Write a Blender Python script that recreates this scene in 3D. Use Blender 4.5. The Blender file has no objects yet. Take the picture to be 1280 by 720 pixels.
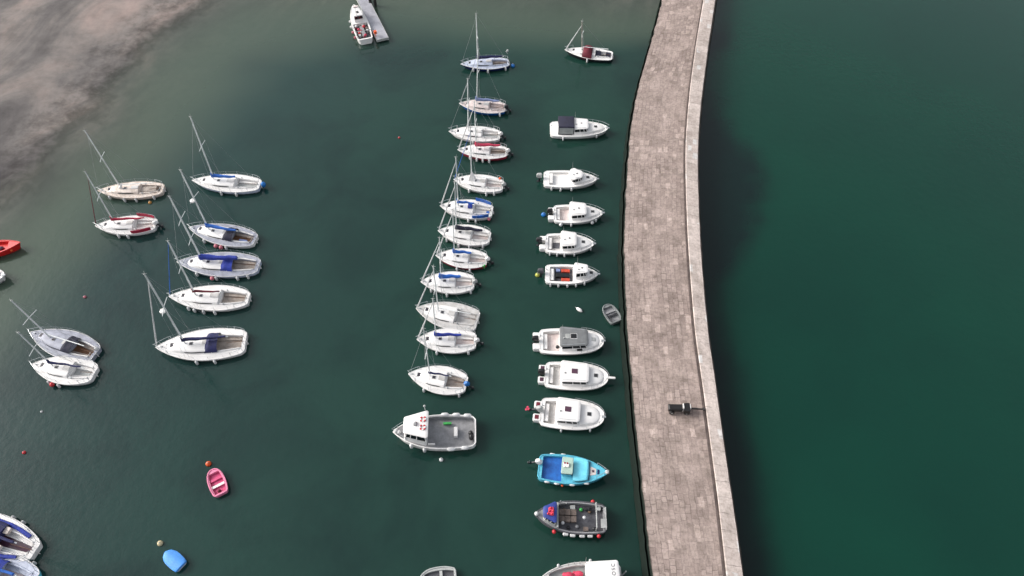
import bpy, math, random
from mathutils import Vector, Matrix, noise as mnoise
random.seed(7)
PI = math.pi
scene = bpy.context.scene
COL = scene.collection

# ------------------------------------------------------------------ camera
H = 64.0
FPX = 900.0
NADIR = 683.0
PITCH = PI / 2 - math.atan(NADIR / FPX)          # below the horizon
SP, CP = math.sin(PITCH), math.cos(PITCH)

def G(px, py, z=0.0):
    """point on the level z that the photograph shows at this place"""
    u, v = (px - 640) / FPX, (py - 360) / FPX
    dx, dy, dz = u, CP - v * SP, -SP - v * CP
    k = (z - H) / dz
    return Vector((dx * k, dy * k, z))

def height_at(base, py):
    """height above base (x, y) whose image row is py"""
    lo, hi = 0.0, 30.0
    for _ in range(50):
        m = (lo + hi) / 2
        x, y, z = base.x, base.y, m - H
        depth = y * CP - z * SP
        up = y * SP + z * CP
        row = 360 - FPX * up / depth
        if row > py: lo = m
        else: hi = m
    return lo

cam_d = bpy.data.cameras.new('camera'); cam = bpy.data.objects.new('camera', cam_d); COL.objects.link(cam)
cam_d.sensor_width = 36; cam_d.lens = FPX / 1280 * 36
cam_d.clip_start = 0.5; cam_d.clip_end = 12000
cam.location = (0, 0, H); cam.rotation_euler = (PI / 2 - PITCH, 0, 0)
scene.camera = cam

# ------------------------------------------------------------------ light
SUN_EL, SUN_AZ = math.radians(32), math.radians(-76)   # azimuth measured from +Y towards +X
world = bpy.data.worlds.new('World'); scene.world = world; world.use_nodes = True
nt = world.node_tree; nt.nodes.clear()
out = nt.nodes.new('ShaderNodeOutputWorld'); bg = nt.nodes.new('ShaderNodeBackground')
sky = nt.nodes.new('ShaderNodeTexSky'); sky.sky_type = 'NISHITA'; sky.sun_disc = False
sky.sun_elevation = SUN_EL; sky.sun_rotation = SUN_AZ; sky.dust_density = 4.0; sky.air_density = 1.0
hs = nt.nodes.new('ShaderNodeHueSaturation'); hs.inputs['Saturation'].default_value = 0.28
nt.links.new(sky.outputs[0], hs.inputs['Color']); nt.links.new(hs.outputs[0], bg.inputs['Color'])
bg.inputs['Strength'].default_value = 0.15
nt.links.new(bg.outputs[0], out.inputs['Surface'])
sd = bpy.data.lights.new('sun', 'SUN'); sd.energy = 1.4; sd.angle = math.radians(28); sd.color = (1.0, 0.95, 0.9)
sun = bpy.data.objects.new('sun', sd); COL.objects.link(sun)
dirv = Vector((math.sin(SUN_AZ) * math.cos(SUN_EL), math.cos(SUN_AZ) * math.cos(SUN_EL), math.sin(SUN_EL)))
sun.rotation_euler = dirv.to_track_quat('Z', 'Y').to_euler()
scene.view_settings.view_transform = 'Standard'; scene.view_settings.look = 'None'
scene.view_settings.gamma = 1; scene.view_settings.use_curve_mapping = False
scene.view_settings.exposure = 0.8

# ------------------------------------------------------------------ materials
def lin(c):
    return tuple(((v / 255) / 12.92 if v / 255 <= 0.04045 else ((v / 255 + 0.055) / 1.055) ** 2.4) for v in c)

class N:
    def __init__(s, name):
        s.m = bpy.data.materials.new(name); s.m.use_nodes = True
        s.t = s.m.node_tree; s.b = s.t.nodes['Principled BSDF']
    def n(s, kind, **kw):
        x = s.t.nodes.new(kind)
        for k, v in kw.items():
            if hasattr(x, k): setattr(x, k, v)
            else: x.inputs[k.replace('_', ' ')].default_value = v
        return x
    def l(s, a, b): s.t.links.new(a, b)

MATS = {}
def paint(name, rgb, rough=0.35, var=0.1, scale=1.6, dirt=None, spec=0.5, metal=0.0, bump=0.0, fine=9.0):
    """painted / moulded / woven surface: base colour with blotches and fine wear"""
    if name in MATS: return MATS[name]
    g = N(name)
    tc = g.n('ShaderNodeTexCoord')
    n1 = g.n('ShaderNodeTexNoise', Scale=scale, Detail=5.0, Roughness=0.65)
    n2 = g.n('ShaderNodeTexNoise', Scale=fine, Detail=4.0, Roughness=0.7)
    oi = g.n('ShaderNodeObjectInfo')
    off = g.n('ShaderNodeVectorMath', operation='ADD')
    g.l(tc.outputs['Object'], off.inputs[0]); g.l(oi.outputs['Random'], off.inputs[1])
    g.l(off.outputs[0], n1.inputs['Vector']); g.l(off.outputs[0], n2.inputs['Vector'])
    c = lin(rgb); d = lin(dirt) if dirt else tuple(v * (1 - 3.2 * var) for v in c)
    r = g.n('ShaderNodeValToRGB')
    r.color_ramp.elements[0].position = 0.36; r.color_ramp.elements[0].color = (*d, 1)
    r.color_ramp.elements[1].position = 0.60; r.color_ramp.elements[1].color = (*c, 1)
    g.l(n1.outputs['Fac'], r.inputs['Fac'])
    mx = g.n('ShaderNodeMix', data_type='RGBA', blend_type='MULTIPLY')
    mx.inputs['Factor'].default_value = 1.0
    r2 = g.n('ShaderNodeValToRGB')
    lo = 1 - 1.6 * var
    r2.color_ramp.elements[0].position = 0.34; r2.color_ramp.elements[0].color = (lo, lo, lo, 1)
    r2.color_ramp.elements[1].position = 0.62
    g.l(n2.outputs['Fac'], r2.inputs['Fac'])
    g.l(r.outputs[0], mx.inputs['A']); g.l(r2.outputs[0], mx.inputs['B'])
    g.l(mx.outputs['Result'], g.b.inputs['Base Color'])
    g.b.inputs['Roughness'].default_value = rough
    g.b.inputs['Specular IOR Level'].default_value = spec
    g.b.inputs['Metallic'].default_value = metal
    if bump:
        bp = g.n('ShaderNodeBump', Strength=bump, Distance=0.02)
        g.l(n2.outputs['Fac'], bp.inputs['Height']); g.l(bp.outputs[0], g.b.inputs['Normal'])
    MATS[name] = g.m
    return g.m

W = dict(
    white=paint('white_gelcoat', (224, 222, 220), 0.3, 0.025, dirt=(214, 211, 208), scale=.8),
    cream=paint('cream_gelcoat', (222, 210, 200), 0.35, 0.06, dirt=(190, 174, 160)),
    bluewhite=paint('blue_white_gelcoat', (196, 202, 218), 0.35, 0.06, dirt=(170, 178, 196)),
    pinkwhite=paint('pale_pink_deck', (212, 200, 196), 0.5, 0.06, dirt=(190, 174, 170)),
    greydeck=paint('grey_nonslip_deck', (160, 163, 176), 0.6, 0.08, dirt=(136, 138, 150)),
    midgrey=paint('grey_deck_paint', (146, 146, 148), 0.6, 0.08, dirt=(124, 124, 126)),
    nonslip=paint('pale_nonslip_panel', (198, 196, 194), 0.75, 0.06, dirt=(180, 176, 172)),
    darkgrey=paint('dark_grey_deck', (84, 84, 90), 0.65, 0.12, dirt=(58, 58, 62)),
    charcoal=paint('charcoal_plastic', (42, 43, 47), 0.5, 0.12),
    roofgrey=paint('mid_grey_roof', (112, 114, 115), 0.55, 0.08),
    step_shadow=paint('painted_step_shadow', (104, 92, 88), 0.9, 0.15),  # tone of the painted shadow line along the parapet
    antifoul_shade=paint('dark_antifouling_shade', (22, 26, 38), 0.7, 0.2),  # antifouling whose dark tone also stands in for shade under the hulls
    black=paint('black_plastic', (20, 20, 23), 0.4, 0.1),
    glass=paint('dark_window_glass', (24, 26, 32), 0.08, 0.06, spec=0.7),
    hatchglass=paint('smoked_hatch', (58, 54, 62), 0.12, 0.08, spec=0.7),
    plum=paint('plum_hatch', (84, 56, 72), 0.2, 0.08),
    alu=paint('mast_aluminium', (226, 229, 228), 0.4, 0.06),
    steel=paint('stainless_rail', (176, 180, 182), 0.3, 0.06, metal=0.5),
    rope=paint('grey_wire', (150, 154, 156), 0.6, 0.08),
    navy=paint('navy_canvas', (28, 32, 82), 0.8, 0.12, bump=0.3),
    darknavy=paint('dark_navy_canvas', (22, 23, 48), 0.8, 0.12, bump=0.3),
    blue=paint('blue_canvas', (34, 98, 188), 0.8, 0.1, bump=0.3),
    royal=paint('royal_blue_canvas', (34, 56, 156), 0.8, 0.12, bump=0.3),
    greyblue=paint('faded_blue_canvas', (128, 142, 184), 0.8, 0.1, bump=0.3),
    red=paint('red_canvas', (168, 30, 62), 0.8, 0.1, bump=0.3),
    wine=paint('wine_red_canvas', (104, 22, 40), 0.8, 0.12, bump=0.3),
    pinkred=paint('faded_red_canvas', (206, 62, 92), 0.8, 0.1, bump=0.3),
    tan=paint('teak_boards', (146, 118, 92), 0.7, 0.15, bump=0.2),
    taupe=paint('weathered_teak', (172, 160, 150), 0.7, 0.12, bump=0.2),
    brown=paint('brown_cockpit', (120, 84, 58), 0.7, 0.15),
    hullnavy=paint('navy_hull_paint', (26, 38, 84), 0.25, 0.08),
    hullblue=paint('blue_hull_paint', (24, 84, 150), 0.25, 0.08),
    hullred=paint('maroon_hull_paint', (150, 36, 58), 0.3, 0.08),
    hullblack=paint('black_hull_paint', (38, 40, 46), 0.3, 0.1),
    cyan=paint('turquoise_paint', (92, 178, 200), 0.4, 0.09, dirt=(74, 154, 178)),
    cyanlight=paint('pale_turquoise_paint', (116, 208, 228), 0.45, 0.06, dirt=(100, 190, 212)),
    deepblue=paint('bright_blue_deck', (18, 96, 174), 0.6, 0.1, dirt=(14, 74, 146)),
    sage=paint('pale_sage_paint', (164, 188, 176), 0.45, 0.07),
    fender=paint('white_fender_vinyl', (206, 206, 206), 0.45, 0.08),
    pinkball=paint('faded_pink_vinyl', (196, 112, 124), 0.5, 0.1),
    redball=paint('red_vinyl', (196, 40, 50), 0.45, 0.08),
    orange=paint('orange_vinyl', (226, 92, 40), 0.45, 0.08),
    amber=paint('amber_vinyl', (206, 146, 70), 0.5, 0.1),
    straw=paint('straw_vinyl', (206, 190, 150), 0.5, 0.1),
    ballblue=paint('blue_vinyl', (20, 112, 190), 0.45, 0.08),
    lime=paint('lime_vinyl', (176, 178, 76), 0.5, 0.1),
    green=paint('green_vinyl', (60, 170, 80), 0.5, 0.1),
    redboat=paint('bright_red_paint', (206, 34, 34), 0.35, 0.08, dirt=(182, 24, 26)),
    pink=paint('pink_moulding', (206, 70, 120), 0.45, 0.08, dirt=(186, 52, 102)),
    palepink=paint('pale_pink_moulding', (222, 128, 160), 0.45, 0.08),
    skyblue=paint('sky_blue_tarpaulin', (76, 150, 230), 0.55, 0.06, bump=0.4),
    seatred=paint('orange_red_cushion', (206, 72, 46), 0.6, 0.1),
    lightgrey=paint('light_grey_plastic', (170, 172, 170), 0.5, 0.08),
    dinghygrey=paint('grey_inflatable_rubber', (124, 128, 128), 0.6, 0.1),
    jetty=paint('grey_jetty_boards', (168, 168, 176), 0.8, 0.1, scale=0.6, bump=0.3),
    flagblue=paint('painted_blue_roof', (44, 62, 138), 0.5, 0.12),
    crate=paint('brown_crates', (120, 106, 98), 0.8, 0.15, bump=0.4),
    cartblack=paint('black_cart_paint', (24, 22, 23), 0.5, 0.15),
    pile=paint('dark_timber_pile', (52, 50, 48), 0.8, 0.2, bump=0.5),
    text=paint('dark_lettering', (56, 56, 60), 0.6, 0.05),
)

# ------------------------------------------------------------------ mesh builder
class MB:
    def __init__(s): s.v = []; s.f = []
    def add(s, vs, fs):
        o = len(s.v); s.v += [tuple(p) for p in vs]; s.f += [tuple(i + o for i in f) for f in fs]
    def box(s, x0, x1, y0, y1, z0, z1):
        s.add([(x0, y0, z0), (x1, y0, z0), (x1, y1, z0), (x0, y1, z0), (x0, y0, z1), (x1, y0, z1), (x1, y1, z1), (x0, y1, z1)],
              [(3, 2, 1, 0), (4, 5, 6, 7), (0, 1, 5, 4), (1, 2, 6, 5), (2, 3, 7, 6), (3, 0, 4, 7)])
    def loft(s, rings, closed=True, cap0=True, cap1=True):
        n = len(rings[0]); vs = [p for r in rings for p in r]; fs = []
        for i in range(len(rings) - 1):
            for j in range(n if closed else n - 1):
                k = (j + 1) % n
                fs.append((i * n + j, i * n + k, (i + 1) * n + k, (i + 1) * n + j))
        if cap0: fs.append(tuple(reversed(range(n))))
        if cap1: fs.append(tuple((len(rings) - 1) * n + j for j in range(n)))
        s.add(vs, fs)
    def tube(s, pts, r, n=6, closed=False, flat=1.0):
        pts = [Vector(p) for p in pts]; rs = r if isinstance(r, (list, tuple)) else [r] * len(pts)
        rings = []; ref = None
        for i, p in enumerate(pts):
            if closed: d = pts[(i + 1) % len(pts)] - pts[i - 1]
            else: d = pts[min(i + 1, len(pts) - 1)] - pts[max(i - 1, 0)]
            d.normalize()
            up = Vector((0, 0, 1)) if abs(d.z) < 0.95 else Vector((1, 0, 0))
            a = d.cross(up).normalized(); b = a.cross(d).normalized()
            rings.append([p + a * (rs[i] * math.cos(2 * PI * k / n)) + b * (rs[i] * flat * math.sin(2 * PI * k / n)) for k in range(n)])
        if closed:
            rings.append(rings[0]); s.loft(rings, True, False, False)
        else: s.loft(rings)
    def ball(s, c, r, sz=1.0, nu=12, nv=8, sx=1.0):
        rings = []
        for i in range(nv + 1):
            a = -PI / 2 + PI * i / nv; q = max(math.cos(a), 0.02)
            rings.append([(c[0] + r * sx * q * math.cos(2 * PI * k / nu), c[1] + r * q * math.sin(2 * PI * k / nu), c[2] + r * sz * math.sin(a)) for k in range(nu)])
        s.loft(rings)
    def capsule(s, c, r, ln):
        rings = []
        for z, q in ((-.5, .25), (-.44, .75), (-.34, 1), (.34, 1), (.44, .75), (.5, .25), (.6, .14)):
            rings.append([(c[0] + r * q * math.cos(2 * PI * k / 8), c[1] + r * q * math.sin(2 * PI * k / 8), c[2] + z * ln) for k in range(8)])
        s.loft(rings)
    def build(s, name, mat, parent=None, label=None, smooth=True, ang=38):
        me = bpy.data.meshes.new(name); me.from_pydata(s.v, [], s.f); me.validate(); me.update()
        if smooth and len(me.polygons):
            me.polygons.foreach_set('use_smooth', [True] * len(me.polygons))
            me.set_sharp_from_angle(angle=math.radians(ang))
        o = bpy.data.objects.new(name, me); COL.objects.link(o)
        me.materials.append(W[mat] if isinstance(mat, str) else mat)
        if parent: o.parent = parent
        if label: o['label'] = label
        return o

def tag(o, label, cat, group=None):
    o['label'] = label; o['category'] = cat
    if group: o['group'] = group
    return o
def thing(name, label, cat, loc, rz=0, group=None):
    o = bpy.data.objects.new(name, None); COL.objects.link(o); o.empty_display_size = 0.3
    o.location = loc; o.rotation_euler = (0, 0, rz)
    return tag(o, label, cat, group)

def rrect(x0, x1, w0, w1, r, z, bulge=0.0, n=4):
    """rounded outline: half width w0 at x0, w1 at x1; counter-clockwise"""
    cs = [(x1 - r, w1 - r, 0), (x0 + r, w0 - r, 90), (x0 + r, -w0 + r, 180), (x1 - r, -w1 + r, 270)]
    pts = []
    for cx, cy, a0 in cs:
        for k in range(n + 1):
            a = math.radians(a0 + 90 * k / n)
            pts.append((cx + r * math.cos(a), cy + r * math.sin(a)))
    if bulge:
        xm = (x0 + x1) / 2
        pts = [(x + (bulge * (1 - (y / max(w1, .01)) ** 2) if x > xm else 0), y) for x, y in pts]
    return [(x, y, z) for x, y in pts]
def slab(mb, x0, x1, w0, w1, r, z0, z1, bulge=0.0, e=0.03):
    mb.loft([rrect(x0, x1, w0, w1, r, z0, bulge), rrect(x0, x1, w0, w1, r, z1 - e, bulge),
             rrect(x0 + e, x1 - e, w0 - e, w1 - e, max(r - e, .01), z1, bulge)])

# ------------------------------------------------------------------ hulls
class Hull:
    def __init__(h, L, B, tf=0.7, tm=0.4, p=2.0, q=1.0, fs=0.75, fb=1.05, rake=0.5, flare=0.18, sternrake=0.0):
        h.L, h.B, h.tf, h.tm, h.p, h.q, h.fs, h.fb, h.rake, h.flare, h.sr = L, B, tf, tm, p, q, fs, fb, rake, flare, sternrake
    def hb(h, t):
        if t >= 1: return 0.012
        if t > h.tm: w = max(0.0, 1 - ((t - h.tm) / (1 - h.tm)) ** h.p) ** h.q
        else: w = h.tf + (1 - h.tf) * (1 - ((h.tm - t) / h.tm) ** 2)
        if t < .05: w *= 1 - .2 * (1 - max(t, 0) / .05) ** 2
        return max(h.B / 2 * w, 0.012)
    def sh(h, t): return h.fs + (h.fb - h.fs) * max(0, t) ** 1.8
    def ts(h, n=26): return [0.0, .008, .02, .036] + [1 - (1 - i / n) ** 1.55 for i in range(1, n + 1)]
    def side(h, t, zf):
        y = h.hb(t); up = max(zf, 0)
        y *= 1 - h.flare * (1 - up) ** 1.4 * (0.35 + 0.65 * t)
        if zf < 0: y *= max(0.02, 1 + zf * 1.1)
        x = t * h.L - h.rake * (1 - zf) * t ** 8 + h.sr * (1 - zf) * (1 - t) ** 6
        return x, y, h.sh(t) * zf if zf >= 0 else zf * 0.7
    def hull(h, parent, mat, name='hull', zfs=(1, .82, .6, .35, .12, -.25, -.6)):
        mb = MB(); ts = h.ts(); rows = []
        for t in ts:
            L_ = [h.side(t, z) for z in zfs]
            rows.append(L_ + [(x, -y, z) for x, y, z in reversed(L_)])
        n = len(rows[0]); vs = [p for r in rows for p in r]; fs = []
        for i in range(len(rows) - 1):
            for j in range(n - 1):
                fs.append((i * n + j, (i + 1) * n + j, (i + 1) * n + j + 1, i * n + j + 1))
        fs.append(tuple(range(n)))
        mb.add(vs, fs)
        return mb.build(name, mat, parent)
    def stripe(h, parent, mat, za, zb, name='hull_stripe', t0=0.0, t1=.985):
        mb = MB()
        for sg in (1, -1):
            rows = []
            for t in h.ts():
                if t < t0 or t > t1: continue
                xa, ya, z1 = h.side(t, za); xb, yb, z2 = h.side(t, zb)
                rows.append([(xa, sg * (ya + .006), z1), (xa, sg * (ya + .012), z1), (xb, sg * (yb + .012), z2), (xb, sg * (yb + .006), z2)])
            mb.loft(rows)
        return mb.build(name, mat, parent)
    def gunwale(h, parent, mat, r=0.045, name='gunwale', dz=0.0, stern=True, t1=1.0):
        mb = MB(); ts = [t for t in h.ts() if t <= t1]
        a = [(t * h.L, h.hb(t), h.sh(t) + dz) for t in ts]
        b = [(x, -y, z) for x, y, z in reversed(a)]
        if a[-1][1] < .03: b = b[1:]
        mb.tube(a + b, r, 6, closed=stern)
        return mb.build(name, mat, parent)
    def deck(h, parent, mat, wells=(), camber=0.06, name='deck', floor_name='cockpit_floor'):
        """wells: (t0, t1, s0, s1, depth, floor material)"""
        tl = sorted(set([round(t, 4) for t in h.ts(22)] + [w[0] for w in wells] + [w[1] for w in wells]))
        sl = sorted(set([-1, -.75, -.5, -.25, 0, .25, .5, .75, 1] + [w[2] for w in wells] + [w[3] for w in wells]))
        def P(t, s, d=0): return (t * h.L, s * h.hb(t), h.sh(t) + camber * h.hb(t) * (1 - s * s) - d)
        def well(i, j):
            if not (0 <= i < len(tl) - 1 and 0 <= j < len(sl) - 1): return None
            tm, sm = (tl[i] + tl[i + 1]) / 2, (sl[j] + sl[j + 1]) / 2
            for k, w in enumerate(wells):
                if w[0] < tm < w[1] and w[2] < sm < w[3]: return k
            return None
        mb = MB(); floors = {}
        for i in range(len(tl) - 1):
            for j in range(len(sl) - 1):
                k = well(i, j); cs = [(tl[i], sl[j]), (tl[i + 1], sl[j]), (tl[i + 1], sl[j + 1]), (tl[i], sl[j + 1])]
                if k is None: mb.add([P(t, s) for t, s in cs], [(0, 1, 2, 3)])
                else:
                    d = wells[k][4]
                    floors.setdefault(k, MB()).add([P(t, s, d) for t, s in cs], [(0, 1, 2, 3)])
                    for (di, dj, a, b) in ((-1, 0, 3, 0), (1, 0, 1, 2), (0, -1, 0, 1), (0, 1, 2, 3)):
                        if well(i + di, j + dj) != k:
                            mb.add([P(*cs[a]), P(*cs[b]), P(*cs[b], d), P(*cs[a], d)], [(0, 1, 2, 3)])
        o = mb.build(name, mat, parent, ang=30)
        for k, f in floors.items(): f.build(floor_name, wells[k][5], parent)
        return o
    def coach(h, parent, mat, t0, t1, wf, ht, name='coachroof', front=0.35, rear=0.0, n=16, a=0.1):
        """raised cabin top that follows the hull"""
        h.c = (t0, t1, wf, ht, front, a); mb = MB(); rows = []
        for i in range(n + 1):
            t = t0 + (t1 - t0) * i / n
            w, hh = h.cw(t), h.ch(t)
            if rear and i == 0: hh *= 1 - rear
            z = h.sh(t) - .02 + .05 * h.hb(t); x = t * h.L
            aa = min(a, w * .4)
            sec = [(x, w, z), (x, w - aa * .5, z + .75 * hh), (x, w - aa * 1.3, z + hh), (x, w * .4, z + hh + .04 * w), (x, 0, z + hh + .06 * w)]
            rows.append(sec + [(x, -y, q) for x, y, q in reversed(sec[:-1])])
        mb.loft(rows, closed=False)
        return mb.build(name, mat, parent, ang=50)
    def cw(h, t):
        t0, t1, wf, ht, fr, a = h.c
        w = wf * min(h.hb(t), h.B * .5 * .93)
        u = (t - (t1 - fr * (t1 - t0))) / (fr * (t1 - t0))
        if u > 0: w = min(w, wf * h.hb(t1 - fr * (t1 - t0)) * math.sqrt(max(0.02, 1 - .93 * u ** 2.2)), h.hb(t) * .82)
        return max(w, .03)
    def ch(h, t):
        t0, t1, wf, ht, fr, a = h.c
        u = (t - (t1 - fr * (t1 - t0))) / (fr * (t1 - t0))
        return ht * (1 - .82 * max(0, u) ** 1.8)
    def roof_z(h, t, y=0):
        return h.sh(t) - .02 + .05 * h.hb(t) + h.ch(t) + .06 * h.cw(t)
    def side_window(h, parent, ta, tb, mat='glass', lo=.28, hi=.66, name='window'):
        for sg in (1, -1):
            mb = MB(); rows = []
            for i in range(7):
                t = ta + (tb - ta) * i / 6; w, hh = h.cw(t), h.ch(t); z = h.sh(t) - .02 + .05 * h.hb(t)
                aa = min(h.c[5], w * .4)
                e = .55 if i in (0, 6) else 1.0; m_ = (lo + hi) / 2
                def q(f, o): return (t * h.L, sg * (w - aa * .5 * f / .75 + o), z + f * hh)
                f0, f1 = m_ - (m_ - lo) * e, m_ + (hi - m_) * e
                rows.append([q(f0, -.01), q(f0, .014), q(f1, .014), q(f1, -.01)])
            mb.loft(rows); mb.build(name, mat, parent)

def hatch(parent, x, y, z, sx, sy, mat='hatchglass', frame='lightgrey', h=.05):
    mb = MB(); slab(mb, x - sx / 2 - .04, x + sx / 2 + .04, sy / 2 + .04, sy / 2 + .04, .05, z - .06, z + h * .6, e=.01)
    for i, p in enumerate(mb.v): mb.v[i] = (p[0], p[1] + y, p[2])
    f = mb.build('hatch', frame, parent)
    mb = MB(); slab(mb, x - sx / 2, x + sx / 2, sy / 2, sy / 2, .04, z, z + h, e=.012)
    for i, p in enumerate(mb.v): mb.v[i] = (p[0], p[1] + y, p[2])
    mb.build('pane', mat, f)

def fenders(h, parent, side, ts, mat='fender', r=.12, ln=.6, dz=-.3):
    for t in ts:
        mb = MB(); x, y, z = t * h.L, side * (h.hb(t) + r * .9), h.sh(t)
        mb.capsule((x, y, z + dz), r, ln)
        o = mb.build('fender', mat, parent)
def ballfender(h, parent, side, t, mat, r=.24, z=.35):
    mb = MB(); x, y, _ = h.side(t, .5)
    mb.ball((x, side * (y + r * 1.15), z), r, 1.1); mb.build('ball_fender', mat, parent)

def pulpit(h, parent, bow=True, stern=True, rail=True, ht=.55, r=.022, t_rail=(.06, .86), mat='steel'):
    if bow:
        mb = MB(); a = [(t * h.L, max(h.hb(t) - .05, .03), h.sh(t) + ht) for t in (.84, .9, .95, .985)]
        mb.tube(a + [(1.01 * h.L, 0, h.sh(1) + ht)] + [(x, -y, z) for x, y, z in reversed(a)], r, 5)
        for t in (.84, .95):
            for s in (1, -1):
                y = max(h.hb(t) - .05, .03); mb.tube([(t * h.L, s * y, h.sh(t)), (t * h.L, s * y, h.sh(t) + ht)], r, 5)
        mb.build('pulpit', mat, parent)
    if stern:
        a = [(t * h.L, h.hb(t) - .06, h.sh(t) + ht) for t in (.14, .07, .015)]
        for s in (1, -1):
            mb = MB()
            q = [(x, s * y, z) for x, y, z in a] + [(.015 * h.L, s * h.hb(0) * .35, h.sh(0) + ht)]
            mb.tube(q, r, 5)
            for p in (q[0], q[2], q[3]): mb.tube([(p[0], p[1], h.sh(0)), p], r, 5)
            mb.build('pushpit', mat, parent)
    if rail:
        mb = MB(); n = max(3, int(h.L / 1.6))
        ts = [t_rail[0] + (t_rail[1] - t_rail[0]) * i / n for i in range(n + 1)]
        for s in (1, -1):
            tops = []
            for t in ts:
                p = (t * h.L, s * (h.hb(t) - .06), h.sh(t)); q = (p[0], p[1], p[2] + ht)
                tops.append(q); mb.tube([p, q], .016, 4)
            mb.tube(tops, .010, 4); mb.tube([(x, y, z - ht * .5) for x, y, z in tops], .008, 4)
        mb.build('guard_rail', mat, parent)

def outboard(parent, x, y, z, cowl='lightgrey', s=1.0, tilt=0.0, prop=None):
    """engine on the transom: cowling, leg, bracket, propeller; tilt in degrees lifts the leg aft"""
    M = Matrix.Translation((x, y, z)) @ Matrix.Rotation(math.radians(tilt), 4, 'Y') @ Matrix.Scale(s, 4)
    def go(mb): mb.v = [tuple(M @ Vector(p)) for p in mb.v]; return mb
    mb = MB()
    mb.loft([rrect(-.42, .06, .13, .16, .06, .02), rrect(-.48, .08, .16, .2, .08, .16), rrect(-.48, .08, .16, .2, .09, .34),
             rrect(-.42, .03, .12, .16, .08, .46), rrect(-.3, -.06, .05, .08, .04, .5)])
    o = go(mb).build('outboard_motor', cowl, parent)
    mb = MB()
    mb.loft([rrect(-.28, -.06, .07, .07, .03, .03), rrect(-.26, -.1, .05, .05, .02, -.5), rrect(-.3, -.12, .04, .04, .02, -.85)])
    mb.tube([(-.42, 0, -.72), (-.3, 0, -.72), (-.1, 0, -.72), (.02, 0, -.72)], [.05, .08, .08, .02], 8)
    mb.box(-.45, -.16, -.1, .1, -.56, -.53); mb.box(-.08, .06, -.12, .12, -.15, .1)
    go(mb).build('leg', 'charcoal' if cowl != 'black' else 'black', o)
    if prop:
        mb = MB()
        for k in range(3):
            a = 2 * PI * k / 3
            c = Vector((-.46, .12 * math.cos(a), -.72 + .12 * math.sin(a)))
            mb.ball(c, .1, 1.0, 8, 5, .35)
        mb.tube([(-.55, 0, -.72), (-.42, 0, -.72)], [.02, .06], 8)
        go(mb).build('propeller', prop, o)
    return o

def frame(bow, stern, zb, zs):
    a, b = G(*bow, zb), G(*stern, zs)
    a.z = b.z = 0
    d = a - b
    return b, math.atan2(d.y, d.x), d.length

SIDE_N = lambda rz: 1 if math.cos(rz) < 0 else -1      # local side that looks at the camera
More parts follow.
